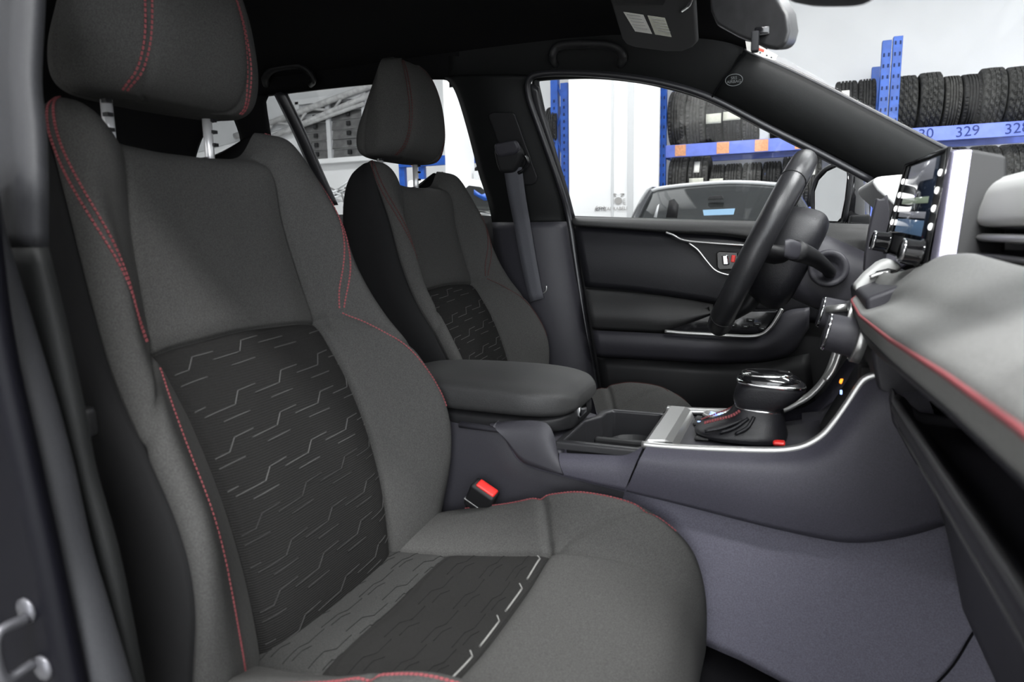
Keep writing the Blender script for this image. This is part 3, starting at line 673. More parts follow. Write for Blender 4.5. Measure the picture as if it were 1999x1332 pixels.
# handle recess: triangular dark trim, bright outline, release lever
pad('handle_panel', [(1303, 455), (1335, 470), (1455, 480), (1470, 500), (1450, 545), (1418, 540), (1396, 528), (1372, 500), (1350, 478)], .693, 'plastic_black', t=.012, bv=.003)
tube('bright_line', [at(a, b, y=.688) for a, b in ((1300, 454), (1314, 459), (1335, 469), (1380, 474), (1450, 479), (1500, 482))], .0028, 'silver', dr, smooth_path=40, n=8)
tube('recess_edge', [at(a, b, y=.686) for a, b in ((1345, 475), (1362, 488), (1378, 508), (1394, 526), (1410, 534), (1432, 538), (1460, 536))], .0026, 'silver', dr, smooth_path=40, n=8)
pad('handle_bowl', [(1398, 494), (1404, 490), (1440, 492), (1445, 526), (1404, 528), (1399, 522)], .686, 'gloss_black', t=.01, bv=.003)
pad('door_handle', [(1408, 497), (1421, 497), (1424, 518), (1410, 519)], .676, 'chrome', t=.012, bv=.004)
pad('lock_mark', [(1428, 498), (1436, 499), (1434, 513), (1426, 512)], .68, 'red_plastic', t=.008, bv=.002)
# switch panel and bright trim, lower panel, pocket
pad('switch_panel', [(1302, 646), (1392, 612), (1440, 606), (1520, 606), (1500, 640), (1480, 652), (1420, 654)], .655, 'gloss_black', t=.03, bv=.004)
for k, (a, b) in enumerate(((1430, 636), (1455, 638), (1478, 634), (1465, 626), (1488, 642))):
    pad('window_switch', [(a-8, b-4), (a+8, b-3), (a+7, b+4), (a-8, b+3)], .648, 'plastic_black', t=.01, bv=.002)
    pad('switch_mark', [(a-3, b-1), (a+3, b-.6), (a+3, b+.4), (a-3, b)], .6475, 'white_mark', t=.001, bv=0)
tube('bright_trim', [at(a, b, y=.648) for a, b in ((1298, 647), (1330, 650), (1380, 653), (1430, 656), (1465, 657), (1487, 653), (1503, 641), (1515, 624), (1527, 603))], .0045, 'silver', dr, smooth_path=60, n=8)
vstrip('lower_panel', [(1157, 645), (1300, 652), (1440, 660), (1490, 656), (1530, 610), (1580, 600)], [(1165, 697), (1300, 704), (1400, 709), (1490, 706), (1545, 690), (1580, 640)], .665, .675, 'plastic', dr, bulge=.012, n=40)
vstrip('door_pocket', [(1166, 699), (1300, 706), (1400, 711), (1490, 708), (1580, 690)], [(1180, 800), (1300, 830), (1400, 840), (1490, 850), (1600, 850)], .70, .71, 'plastic_black', dr, bulge=.01)
# window frame and glass
WF = [(1116, 424), (1100, 372), (1080, 300), (1062, 235), (1052, 192), (1046, 158), (1060, 150), (1150, 146), (1230, 152), (1300, 165), (1390, 193), (1500, 249), (1690, 345)]
tube('window_frame', [side(a, b, .004) for a, b in WF], .010, 'plastic_black', dr, smooth_path=90, n=8)
strip('window_frame', [(1036, 160), (1044, 212), (1070, 284), (1098, 366), (1114, 424)], [(1052, 170), (1060, 212), (1082, 284), (1106, 366), (1119, 424)], .008, .002, 'rubber_seal', dr, k=4)
gl = [(1112, 424), (1044, 158), (1150, 144), (1230, 150), (1300, 163), (1390, 190), (1500, 246), (1700, 345), (1700, 440)]
mesh('window_pane', [side(a, b, -.004) for a, b in gl]+[side(a, b, -.008) for a, b in gl], [tuple(range(9)), tuple(range(17, 8, -1))]+[(i, (i+1) % 9, 9+(i+1) % 9, 9+i) for i in range(9)], 'window_glass', dr, smooth=False)
# far rear door
rd2 = thing('rear_door', 'black rear door behind the driver seat with its window', 'door', at(750, 700, y=.74))
strip('door_shell', [(500, 425), (700, 418), (860, 415), (985, 424)], [(520, 900), (700, 900), (860, 900), (1010, 900)], .0, .02, 'plastic_black', rd2, k=9)
tube('window_frame', [side(a, b, .008) for a, b in ((512, 186), (640, 170), (750, 159), (862, 151), (888, 164), (904, 197), (921, 256), (942, 337), (966, 425))], .006, 'rubber_seal', rd2, smooth_path=60, n=8)
tube('window_frame', [side(a, b, .006) for a, b in ((512, 188), (518, 230), (527, 290), (540, 380), (548, 425))], .008, 'rubber_seal', rd2, smooth_path=30, n=8)
gl2 = [(512, 186), (640, 170), (750, 159), (866, 152), (890, 165), (905, 197), (922, 256), (943, 337), (968, 425), (548, 425)]
n_ = len(gl2)
mesh('window_pane', [side(a, b, -.004) for a, b in gl2]+[side(a, b, -.008) for a, b in gl2], [tuple(range(n_)), tuple(range(2*n_-1, n_-1, -1))]+[(i, (i+1) % n_, n_+(i+1) % n_, n_+i) for i in range(n_)], 'window_glass', rd2, smooth=False)
tube('sill_strip', [side(a, b, .012) for a, b in ((900, 411), (938, 413), (968, 416))], .0035, 'silver', rd2, n=6)

# ------------------------------------------------------------------ front seats
SY = -.37
class Surf:
    """Catmull-Rom surface over a control net; t runs along rows, u along columns; grooves push points in along the normal."""
    def __init__(s, ctrl, closed, flip=1):
        s.c = np.asarray(ctrl, float); s.closed = closed; s.flip = flip; s.grooves = []; s.nr, s.nc = s.c.shape[:2]
        C = s.c
        C = np.concatenate([C[:, -1:], C, C[:, :2]], 1) if closed else np.concatenate([2*C[:, :1]-C[:, 1:2], C, 2*C[:, -1:]-C[:, -2:-1]], 1)
        s.p = np.concatenate([2*C[:1]-C[1:2], C, 2*C[-1:]-C[-2:-1]], 0)
    @staticmethod
    def _w(u): return .5*np.stack([-u+2*u*u-u**3, 2-5*u*u+3*u**3, u+4*u*u-3*u**3, -u*u+u**3], -1)
    def raw(s, t, u):
        t, u = np.broadcast_arrays(np.asarray(t, float), np.asarray(u, float)); sh = t.shape; t = np.clip(t.ravel(), 0, s.nr-1); u = u.ravel()
        if s.closed: u = np.mod(u, s.nc)
        it = np.clip(np.floor(t), 0, s.nr-2).astype(int); iu = np.clip(np.floor(u), 0, s.nc-1 if s.closed else s.nc-2).astype(int)
        wt, wu = s._w(t-it), s._w(u-iu); k = np.arange(4)
        P = s.p[(it[:, None]+k)[:, :, None], (iu[:, None]+k)[:, None, :]]
        return np.einsum('na,nb,nabc->nc', wt, wu, P).reshape(sh+(3,))
    def nrm(s, t, u, e=.02):
        t = np.asarray(t, float); u = np.asarray(u, float)
        a = s.raw(np.minimum(t+e, s.nr-1), u)-s.raw(np.maximum(t-e, 0), u); b = s.raw(t, u+e)-s.raw(t, u-e)
        n = np.cross(a, b); return s.flip*n/(np.linalg.norm(n, axis=-1, keepdims=True)+1e-12)
    def pts(s, T, U):
        T, U = np.broadcast_arrays(np.asarray(T, float), np.asarray(U, float)); D = np.zeros(T.shape)
        for g in s.grooves: D += np.vectorize(g)(T, U)
        return s.raw(T, U)-s.nrm(T, U)*D[..., None]
    def patch(s, name, ts, us, m, parent, **k):
        P = s.pts(np.asarray(ts)[:, None], np.asarray(us)[None, :]); return grid(name, [list(r_) for r_ in P], m, parent, **k)
    def path(s, tu, lift=0., n=60):
        R_ = np.array(resample(np.array(tu, float), n, smooth=len(tu) > 2)); q = s.nrm(R_[:, 0], R_[:, 1]); p = s.pts(R_[:, 0], R_[:, 1])+q*lift
        return list(zip(p, q))
def ends(a, b, n): return [a+(b-a)*(.5-.5*math.cos(math.pi*k/(n-1))) for k in range(n)]
G = lambda d, w: (d/w)**2
def build_seat():
    root = thing('front_seat', 'grey fabric passenger seat nearest the camera with red stitched bolsters', 'car seat', (.25, SY, .41), group='front seats of the car')
    # ---- backrest control net, half profile (y, x, z) by column; columns: 0 centre, 1, 2 seam, 3, 4 crest, 5 outer seam, 6 side, 7 back corner, 8, 9 back centre
    H = [
     [(0, .205, .55), (.075, .205, .55), (.135, .205, .55), (.170, .210, .55), (.212, .218, .555), (.245, .200, .56), (.252, .14, .55), (.225, .06, .55), (.12, .05, .55), (0, .05, .55)],
     [(0, .203, .635), (.075, .203, .635), (.137, .203, .635), (.175, .217, .64), (.224, .237, .645), (.257, .222, .65), (.265, .155, .635), (.235, .045, .635), (.12, .03, .635), (0, .03, .635)],
     [(0, .190, .72), (.075, .191, .72), (.14, .193, .72), (.181, .212, .725), (.234, .250, .735), (.259, .236, .74), (.263, .160, .73), (.24, .03, .72), (.12, .012, .72), (0, .012, .72)],
     [(0, .168, .80), (.075, .170, .80), (.141, .172, .80), (.183, .194, .805), (.236, .245, .815), (.259, .226, .81), (.263, .150, .81), (.24, .015, .80), (.12, -.005, .80), (0, -.005, .80)],
     [(0, .135, .88), (.075, .137, .88), (.141, .139, .88), (.181, .158, .885), (.231, .207, .89), (.255, .188, .885), (.261, .120, .885), (.235, -.003, .88), (.12, -.025, .88), (0, -.025, .88)],
     [(0, .092, .965), (.075, .094, .965), (.140, .090, .967), (.175, .113, .970), (.213, .150, .972), (.242, .138, .955), (.252, .085, .96), (.225, -.028, .965), (.12, -.048, .965), (0, -.048, .965)],
     [(0, .066, 1.04), (.075, .068, 1.04), (.133, .068, 1.042), (.170, .092, 1.042), (.200, .118, 1.042), (.228, .098, 1.03), (.238, .045, 1.035), (.215, -.045, 1.04), (.12, -.066, 1.04), (0, -.066, 1.04)],
     [(0, .050, 1.11), (.07, .052, 1.11), (.126, .054, 1.112), (.168, .076, 1.115), (.198, .092, 1.118), (.220, .070, 1.115), (.228, .020, 1.115), (.205, -.055, 1.11), (.11, -.078, 1.11), (0, -.078, 1.11)],
     [(0, .044, 1.165), (.07, .046, 1.166), (.121, .050, 1.170), (.160, .062, 1.183), (.188, .060, 1.185), (.207, .040, 1.180), (.212, .0, 1.178), (.190, -.058, 1.175), (.10, -.078, 1.165), (0, -.078, 1.165)],
     [(0, .028, 1.190), (.07, .030, 1.191), (.115, .036, 1.198), (.150, .040, 1.224), (.172, .032, 1.232), (.188, .014, 1.224), (.190, -.010, 1.216), (.172, -.05, 1.215), (.09, -.068, 1.192), (0, -.068, 1.190)],
     [(0, -.005, 1.198), (.06, -.004, 1.199), (.11, .002, 1.206), (.142, .005, 1.238), (.158, .0, 1.244), (.168, -.006, 1.240), (.168, -.016, 1.236), (.150, -.034, 1.236), (.08, -.045, 1.205), (0, -.045, 1.199)],
     [(0, -.022, 1.199), (.06, -.021, 1.200), (.11, -.014, 1.207), (.140, -.012, 1.241), (.150, -.014, 1.246), (.156, -.016, 1.243), (.154, -.019, 1.242), (.140, -.024, 1.240), (.08, -.03, 1.206), (0, -.03, 1.200)],
    ]
    ctrl = []
    for r_ in H:
        full = [np.array([x, SY+y, z]) for y, x, z in r_]+[np.array([x, SY-y, z]) for y, x, z in r_[8:0:-1]]
        ctrl.append(full)          # 18 columns, closed; u: 0 centre, 2 right seam, 16 (=-2) left seam
    S = Surf(ctrl, True, 1)
    if S.nrm(3, 0)[0] < 0: S.flip = -1
    TI = 5.0                        # row of the arched insert top
    arch = lambda u: TI-.12*(abs(u)/2)**2+.06
    def uu(u): return u-18 if u > 9 else u
    def crease(d, deep, wide): return deep*(.45*math.exp(-(d/wide)**2)+.55*math.exp(-(d/(wide*.22))**2))
    def groove(t, u):
        u = abs(uu(u)); d = 0.
        if t < 9.8: d += crease((u-2)*.035, .011, .012)*min(1, (9.8-t)*2)
        if t < 8.4: d += crease((u-5)*.035, .008, .008)*min(1, (8.4-t)*2)
        if u < 2.3: d += crease((t-arch(u))*.08, .012, .011)
        if 2 <= u <= 5: d += .005*math.exp(-((t-(TI+.0-.20*(u-2)**1.4))*.08/.0065)**2)
        if u < 2 and t < arch(u): d -= .008*(1-(u/2)**4)*(1-math.exp(-((arch(u)-t)/.5)**2))
        return d
    S.grooves.append(groove)
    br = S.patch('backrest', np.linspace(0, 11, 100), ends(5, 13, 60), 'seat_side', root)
    tt = np.linspace(0, 11, 170)
    def split(name, lo, hi, n, m):
        us = np.array(ends(-2, 2, 56)); L_, H_ = np.array([lo(u) for u in us]), np.array([hi(u) for u in us])
        q = np.array(ends(0, 1, n))[:, None]; P = S.pts(L_[None]+(H_-L_)[None]*q, us[None]+0*q)
        return grid(name, [list(r_) for r_ in P], m, br)
    split('insert', lambda u: 0., arch, 90, 'insert_fabric')
    split('shoulder_panel', arch, lambda u: 11., 90, 'fabric')
    for s in (1, -1):
        S.patch('bolster', tt, ends(2*s, 5*s, 46), 'fabric', br)
    # embossed pattern on the insert: rows of stepped double lines, shade put into the colour of the lower rows
    def ribbon(tu, w, lift=.0004): return tube_vf([p for p, _ in S.path(tu, lift, n=max(8, 8*(len(tu)-1)))], w, 5)
    strong, weak = [], []
    for k in range(8):
        for c in range(-1, 5):
            t0 = 4.62-k*.56+.10*c; u0 = -2.25+c*1.12+(.45 if k % 2 else 0)
            def seg(a, b, w, out):
                (t_a, u_a), (t_b, u_b) = a, b
                if u_b <= -1.9 or u_a >= 1.9: return
                f0 = max(0, (-1.9-u_a)/(u_b-u_a)); f1 = min(1, (1.9-u_a)/(u_b-u_a)); a = (t_a+(t_b-t_a)*f0, u_a+(u_b-u_a)*f0); b = (t_a+(t_b-t_a)*f1, u_a+(u_b-u_a)*f1)
                if max(a[0], b[0]) > min(arch(a[1]), arch(b[1]))-.12: return
                out.append(ribbon([a, b], w))
            out = strong if k < 4 else weak
            seg((t0, u0), (t0+.03, u0+.62), .00075, out); seg((t0+.03, u0+.62), (t0+.19, u0+.80), .00075, out); seg((t0+.19, u0+.80), (t0+.215, u0+1.22), .00075, out)
            seg((t0-.13, u0+.28), (t0-.105, u0+.86), .0007, out)
    for out, m in ((strong, 'pattern_thread'), (weak, 'pattern_shaded')):
        V, F = join_vf(out); mesh('insert_pattern', V, F, m, br, fix=False, kind='stuff')
    # red thread: shoulder double rows, lower bolster rows and the thin row along the bolster joint
    for s in (1, -1):
        ps = []
        for o in (-.13, .13):
            ps.append(S.path([(10.2, s*(4.3+o)), (9.3, s*(4.75+o)), (8.4, s*(4.8+o)), (7.4, s*(4.5+o)), (6.4, s*(3.9+o)), (5.6, s*(3.3+o)), (5.1, s*(2.95+o*.6))], 0, 90))
        stitches('stitching', ps, br)
        low = [(4.75, -2.5), (4.3, -2.95), (3.4, -3.2), (2.4, -3.3), (1.5, -3.35), (.4, -3.2)] if s < 0 else [(5.02, 2.9), (4.78, 3.4), (4.35, 3.9), (3.7, 4.2), (3.0, 4.3)]
        stitches('stitching', [S.path(low, 0, 90)], br, w=.0009)
    # ---- headrest
    HR = [(1.258, .085, -.005, -.018, -.058, .08), (1.262, .118, .016, -.004, -.074, .108), (1.280, .130, .038, .010, -.082, .122), (1.315, .133, .053, .018, -.078, .124),
          (1.36, .131, .055, .018, -.064, .116), (1.405, .124, .047, .014, -.050, .104), (1.445, .108, .033, .006, -.038, .088), (1.470, .084, .016, -.003, -.030, .068), (1.480, .050, .0, -.008, -.020, .040)]
    hc = []
    for z, wf, xf, xc_, xb, wb in HR:
        half = [(0, xf), (.45*wf, xf-.003), (.80*wf, xc_+.012), (wf, xc_-.012), (wf*1.0, (xc_+xb)/2), (wb, xb+.012), (wb*.6, xb), (0, xb-.004)]
        tilt = .06*(1-z/1.30)*0
        hc.append([np.array([x+.004+tilt, SY+y, z]) for y, x in half]+[np.array([x+.004+tilt, SY-y, z]) for y, x in half[6:0:-1]])
    Hs = Surf(hc, True, 1)
    if Hs.nrm(3, 0)[0] < 0: Hs.flip = -1
    def hg(t, u):
        a = abs(u-14 if u > 7 else u)
        return .003*math.exp(-((a-1.35)*.06/.006)**2)+.002*math.exp(-((a-4.3)*.06/.004)**2)
    Hs.grooves.append(hg)
    hd = grid('headrest', [list(r_) for r_ in Hs.pts(np.linspace(0, 8, 60)[:, None], np.linspace(0, 14, 141)[:-1][None])], 'fabric', root, closed=True, cap=True)
    for s in (1, -1):
        stitches('stitching', [Hs.path([(7.4, s*(1.2+o)), (6, s*(1.3+o)), (4, s*(1.35+o)), (2.4, s*(1.5+o)), (1.5, s*(1.75+o)), (1.0, s*(1.9+o))], 0, 60) for o in (-.07, .07)], hd, pitch=.006)
    for s in (1, -1):
        y = SY+s*.078
        tube('headrest_post', [(-.036, y, 1.27), (-.036, y, 1.16)], .0068, 'post_steel', root, n=12)
        V, F = join_vf([box_vf((-.030, y+.004*s, z), (.0042, .0042, .0022)) for z in (1.222, 1.240, 1.256)]); mesh('post_notch', V, F, 'plastic_black', root, smooth=False, kind='stuff')
    # ---- cushion: rows rear -> front -> down, columns across
    X = [.13, .205, .265, .36, .43, .485, .56, .62, .648, .660, .655, .63]
    zc_ = [.60, .608, .614, .622, .628, .638, .640, .622, .585, .535, .45, .41]
    zs_ = [.60, .610, .616, .630, .642, .652, .650, .630, .592, .538, .45, .41]
    zk_ = [.612, .632, .650, .674, .698, .708, .699, .664, .620, .550, .45, .41]
    cc = []
    for i, x in enumerate(X):
        f = (i >= 8)*.004*(i-7)
        half = [(0, x+.006 if i > 6 else x, zc_[i]), (.08, x+.004 if i > 6 else x, zc_[i]+.002), (.15, x, zs_[i]), (.188, x, zs_[i]*.45+zk_[i]*.55), (.222, x, zk_[i]), (.246, x-.003, zk_[i]-.014), (.262-f, x-.008, zk_[i]-.055 if i < 9 else zk_[i]-.01), (.258-f, x-.014, .50 if i < 9 else zk_[i]-.02), (.245-f, x-.02, .43 if i < 11 else .40)]
        cc.append([np.array([a, SY-y, z]) for y, a, z in half[:0:-1]]+[np.array([a, SY+y, z]) for y, a, z in half])
    Cs = Surf(cc, False, 1)
    if Cs.nrm(3, 8)[2] < 0: Cs.flip = -1
    TF, TB = 4.35, 2.25            # front and rear edges of the dark insert (rows)
    def cg(t, u):
        a = abs(u-8); d = 0.
        if t < TF+.1: d += crease((a-2)*.045, .009, .010)
        else: d += crease((a-2)*.045, .007, .009)*max(0, 1-(t-TF)/2.2)
        if a <= 2.3: d += crease((t-TF)*.06, .009, .010)*(1 if a <= 2 else 0.4)
        if a <= 2: d += crease((t-TB)*.07, .007, .009)
        if 2 < a < 5.5: d += .005*math.exp(-((t-(TF-.30*(a-2)))*.06/.007)**2)+.004*math.exp(-((t-(TF+.25+.75*(a-2)))*.06/.008)**2)*(a < 4.2)
        d += crease((a-5.2)*.03, .005, .005)*(t < 10)
        return d
    Cs.grooves.append(cg)
    cu = Cs.patch('cushion', np.linspace(0, 11, 120), ends(5.2+8, 16, 26), 'fabric', root)
    Cs.patch('cushion_side', np.linspace(0, 11, 120), ends(0, 8-5.2, 26), 'fabric', cu)
    for s in (1, -1): Cs.patch('cushion_bolster', np.linspace(0, 11, 190), ends(8+2*s, 8+5.2*s, 40), 'fabric', cu)
    Cs.patch('insert', ends(TB, TF, 44), ends(6, 10, 44), 'insert_fabric', cu)
    Cs.patch('rear_strip', ends(0, TB, 36), ends(6, 10, 40), 'fabric_dark', cu)
    Cs.patch('front_panel', ends(TF, 11, 90), ends(6, 10, 44), 'fabric', cu)
    parts = []
    def crib(tu, w, lift=.0006):
        P = Cs.path(tu, lift, n=max(6, 7*(len(tu)-1))); return tube_vf([p for p, _ in P], w, 5)
    for k in range(6):
        t0 = .95+k*.56
        if abs(t0-TB) < .12 or t0 > TF-.15: continue
        for c in range(4):
            u0 = 6.1+c*.98
            parts.append(crib([(t0, u0), (t0, u0+.42)], .00045)); parts.append(crib([(t0, u0+.42), (t0+.11, u0+.56)], .00045)); parts.append(crib([(t0+.11, u0+.56), (t0+.11, u0+.95)], .00045))
            parts.append(crib([(t0+.16, u0+.1), (t0+.16, u0+.36)], .00045)); parts.append(crib([(t0+.16, u0+.36), (t0+.25, u0+.5)], .00045))
    V, F = join_vf(parts); mesh('insert_pattern', V, F, 'pattern_dark', cu, fix=False, kind='stuff')
    parts = []
    for c in range(4):
        u0 = 6.15+c*.96; t0 = TF-.10-.02*c
        parts.append(crib([(t0, u0+.12), (t0, u0+.80)], .0013)); parts.append(crib([(t0, u0+.80), (t0-.12, u0+.92)], .0011))
    V, F = join_vf(parts); mesh('edge_pattern', V, F, 'pattern_light', cu, fix=False, kind='stuff')
    for s in (1, -1):
        stitches('stitching', [Cs.path([(2.2, 8+s*4.3), (3, 8+s*4.2), (4, 8+s*4.12), (5, 8+s*4.12), (6, 8+s*4.15), (6.9, 8+s*4.2)], 0, 80)], cu)
    # plastic side trims and recliner lever, base rails
    for s in (1, -1):
        pr_ = [(.08, .50), (.16, .58), (.24, .585), (.50, .52), (.60, .47), (.60, .43), (.06, .43)]
        prism('side_trim', [np.array([a, SY+s*.255, b]) for a, b in pr_], (0, s*.03, 0), 'plastic', root, bevel=.008)
        box('seat_rail', (.02, SY+s*.20-.02, .395), (.62, SY+s*.20+.02, .43), 'plastic_black', root, bevel=.003)
    return root
seatA = build_seat()
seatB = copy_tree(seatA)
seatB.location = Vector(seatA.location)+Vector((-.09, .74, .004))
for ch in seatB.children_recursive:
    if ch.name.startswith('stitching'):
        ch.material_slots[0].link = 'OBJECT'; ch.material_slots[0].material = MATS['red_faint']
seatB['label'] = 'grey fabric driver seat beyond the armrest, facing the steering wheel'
# latch plates of the near belt hanging by the seat side
lt = thing('belt_tongue', 'seat belt tongue with bright metal tip between seat and near pillar', 'seat belt', at(135, 830, y=-.665))
c_ = at(160, 822, y=-.655)
box('tongue_grip', c_-np.array([.014, .008, .016]), c_+np.array([.014, .008, .014]), 'plastic_black', lt, bevel=.006)
box('metal_tip', c_+np.array([-.010, -.003, -.024]), c_+np.array([.006, .003, -.013]), 'chrome', lt, bevel=.002)
box('belt_button', at(163, 903, y=-.655)-np.array([.007, .004, .013]), at(163, 903, y=-.655)+np.array([.007, .004, .013]), 'chrome', lt, bevel=.005)
tube('webbing', [at(100, 640, y=-.68), at(118, 760, y=-.67), at(128, 812, y=-.665)], .012, 'belt', lt, smooth_path=12, flat=(1.2, .2))

# ------------------------------------------------------------------ rear bench
rbn = thing('rear_bench', 'black rear bench seat with headrests behind the front seats', 'car seat', (-.95, 0, .4))
def loft_box(name, secs, m, parent, k=6, n=40, exp=3.2):
    """secs: (centre, half a, half b, axis a, axis b) superellipse sections."""
    rows = []
    for c, a, b, ua, ub in secs:
        c, ua, ub = np.asarray(c, float), np.asarray(ua, float), np.asarray(ub, float)
        r_ = []
        for j in range(n):
            q = 2*math.pi*j/n; cs, sn = math.cos(q), math.sin(q)
            r_.append(c+ua*a*math.copysign(abs(cs)**(2/exp), cs)+ub*b*math.copysign(abs(sn)**(2/exp), sn))
        rows.append(r_)
    dense = [[cr1([rows[i][j] for i in range(len(rows))], (len(rows)-1)*q/(k*(len(rows)-1))) for j in range(n)] for q in range(k*(len(rows)-1)+1)]
    return grid(name, dense, m, parent, closed=True, cap=True)
ux, uy, uz = np.eye(3)
loft_box('backrest', [((-1.02, 0, .62), .55, .02, uy, ux), ((-1.0, 0, .64), .63, .09, uy, ux), ((-1.10, 0, .95), .63, .09, uy, ux), ((-1.15, 0, 1.10), .60, .07, uy, ux), ((-1.16, 0, 1.125), .5, .03, uy, ux)], 'headliner', rbn)
loft_box('cushion', [((-.52, 0, .57), .55, .05, uy, uz), ((-.55, 0, .58), .63, .085, uy, uz), ((-.8, 0, .57), .63, .085, uy, uz), ((-1.05, 0, .56), .6, .08, uy, uz)], 'headliner', rbn)
for y in (-.36, 0, .36):
    hh = loft_box('headrest', [((-1.17, y, 1.15), .09, .02, uy, ux), ((-1.17, y, 1.165), .125, .045, uy, ux), ((-1.18, y, 1.26), .12, .05, uy, ux), ((-1.19, y, 1.315), .09, .035, uy, ux), ((-1.19, y, 1.325), .05, .02, uy, ux)], 'headliner', rbn)
    for s in (-1, 1): tube('headrest_post', [(-1.17, y+s*.06, 1.10), (-1.17, y+s*.06, 1.17)], .006, 'chrome', rbn, n=8)

# ------------------------------------------------------------------ centre console
con = thing('centre_console', 'dark centre console with silver edged shifter surround and padded armrest', 'console', (.55, 0, .40))
def side_panel(name, T, B, m, rows=9, n=30, y0=-.112, y1=-.128, bul=.022, shoulder=.22, tuck=True):
    """near side skin between two traced edges; mirrored for the far side."""
    TT_, BB_ = resample(T, n), resample(B, n)
    R_ = []
    for k in range(rows):
        q = k/(rows-1); yy = y0+(y1-y0)*q-bul*math.sin(math.pi*min(1, q/(2*shoulder)) if q < shoulder else math.pi*(.5+.5*(q-shoulder)/(1-shoulder)))
        R_.append([at(*(t+(b-t)*q), y=y0+(y1-y0)*q)*[1, 0, 1]+np.array([0, yy, 0]) for t, b in zip(TT_, BB_)])
    if tuck: R_.append([p+np.array([0, .03, .004]) for p in R_[-1]])
    o = grid(name, R_, m, con)
    grid(name, [[p*[1, -1, 1] for p in r_] for r_ in R_], m, con)
    return R_
frontT = [(1262, 872), (1330, 877), (1420, 882), (1500, 884), (1565, 877), (1612, 850), (1650, 800), (1684, 752), (1705, 738), (1732, 734), (1790, 730)]
frontB = [(1222, 960), (1320, 984), (1420, 1010), (1500, 1030), (1580, 1048), (1640, 1059), (1690, 1060), (1740, 1054), (1790, 1043), (1840, 1028), (1900, 1008)]
side_panel('front_side_panel', frontT, frontB, 'plastic_purple', rows=15, n=44, bul=.020, shoulder=.18)
cupT = [(1092, 884), (1130, 886), (1180, 888), (1222, 888), (1256, 872)]
cupB = [(1102, 930), (1130, 937), (1160, 945), (1190, 952), (1219, 959)]
side_panel('cup_side_panel', cupT, cupB, 'plastic_purple', rows=9, n=20, bul=.008, shoulder=.3)
rearT = [(958, 826), (1000, 822), (1050, 822), (1075, 835), (1090, 884)]
rearB = [(962, 832), (988, 862), (1016, 900), (1050, 915), (1100, 929)]
side_panel('rear_shoulder_panel', rearT, rearB, 'plastic', rows=9, n=20, bul=.006, shoulder=.3)
baseT = [(820, 800), (900, 818), (958, 828), (988, 862), (1018, 904), (1100, 931), (1219, 961)]
baseB = [(800, 1010), (860, 1020), (920, 1030), (960, 1040), (1000, 1050), (1080, 1080), (1180, 1120)]
side_panel('rear_side_panel', baseT, baseB, 'plastic', rows=9, n=26, y0=-.100, y1=-.101, bul=.003)
# tunnel sides below the console
def tun(x): return .700-.02*math.sin((x-.5)*3)
R_ = []
for k in range(10):
    q = k/9; R_.append([np.array([x, -(.096+.022*q**1.5+.05*max(0, (x-.75)/.5)), .76-.36*q]) for x in np.linspace(.05, 1.38, 30)])
grid('tunnel_side', R_, 'tunnel_trim', con); grid('tunnel_side', [[p*[1, -1, 1] for p in r_] for r_ in R_], 'tunnel_trim', con)
tube('carpet_joint', [np.array([.90, -.132, .44]), np.array([.955, -.132, .53]), np.array([.985, -.128, .60]), np.array([1.03, -.128, .66])], .0014, 'carpet', con, smooth_path=20, n=6)
# inner core so nothing is see-through
core = [(.05, .40), (.05, .76), (.36, .765), (.43, .70), (.56, .70), (.58, .755), (.79, .765), (.835, .84), (.86, .86), (1.38, .86), (1.38, .40)]
prism('console_core', [np.array([a, -.095, b]) for a, b in core], (0, .19, 0), 'plastic_black', con, bevel=.003)
# sloping rear deck between armrest and cup holders
grid('rear_deck', [[np.array([x, y, z-.012*(abs(y)/.112)**4]) for y in np.linspace(-.112, .112, 15)] for x, z in ((.26, .795), (.33, .793), (.37, .785), (.40, .775), (.43, .768), (.437, .765))], 'plastic', con, solid=.006)
# cup holder tray
zt = .772
def rim_pt(px, py): return at(px, py, z=zt)
OUT = [(.425, -.112), (.555, -.112), (.575, -.095), (.575, .095), (.555, .108), (.455, .108), (.443, .085), (.443, .045), (.425, .02)]
INN = [(.438, -.098), (.548, -.098), (.560, -.085), (.560, .085), (.548, .094), (.466, .094), (.458, .078), (.458, .050), (.438, .012)]
n9 = len(OUT); ring = lambda P, z: [np.array([a, b, z]) for a, b in P]
V = ring(OUT, zt-.012)+ring(OUT, zt)+ring(INN, zt)+ring(INN, .712)
F = [(k*n9+i, k*n9+(i+1) % n9, (k+1)*n9+(i+1) % n9, (k+1)*n9+i) for k in range(3) for i in range(n9)]+[tuple(3*n9+i for i in range(n9))]
mesh('cup_holder', V, F, 'cup_plastic', con, bevel=.004, seg=3, angle=25)
for y in (-.047, .045):
    lathe('cup_ring', [(0, .040), (.018, .042), (.020, .040), (.002, .038)], (.512 if y < 0 else .512, y, .714), (0, 0, 1), 'plastic_black', con, n=28)
prism('cup_divider', [np.array([.458, y, z]) for y, z in ((-.012, .713), (.008, .713), (.006, .75), (-.010, .75))], (.10, 0, 0), 'plastic_black', con, bevel=.004)
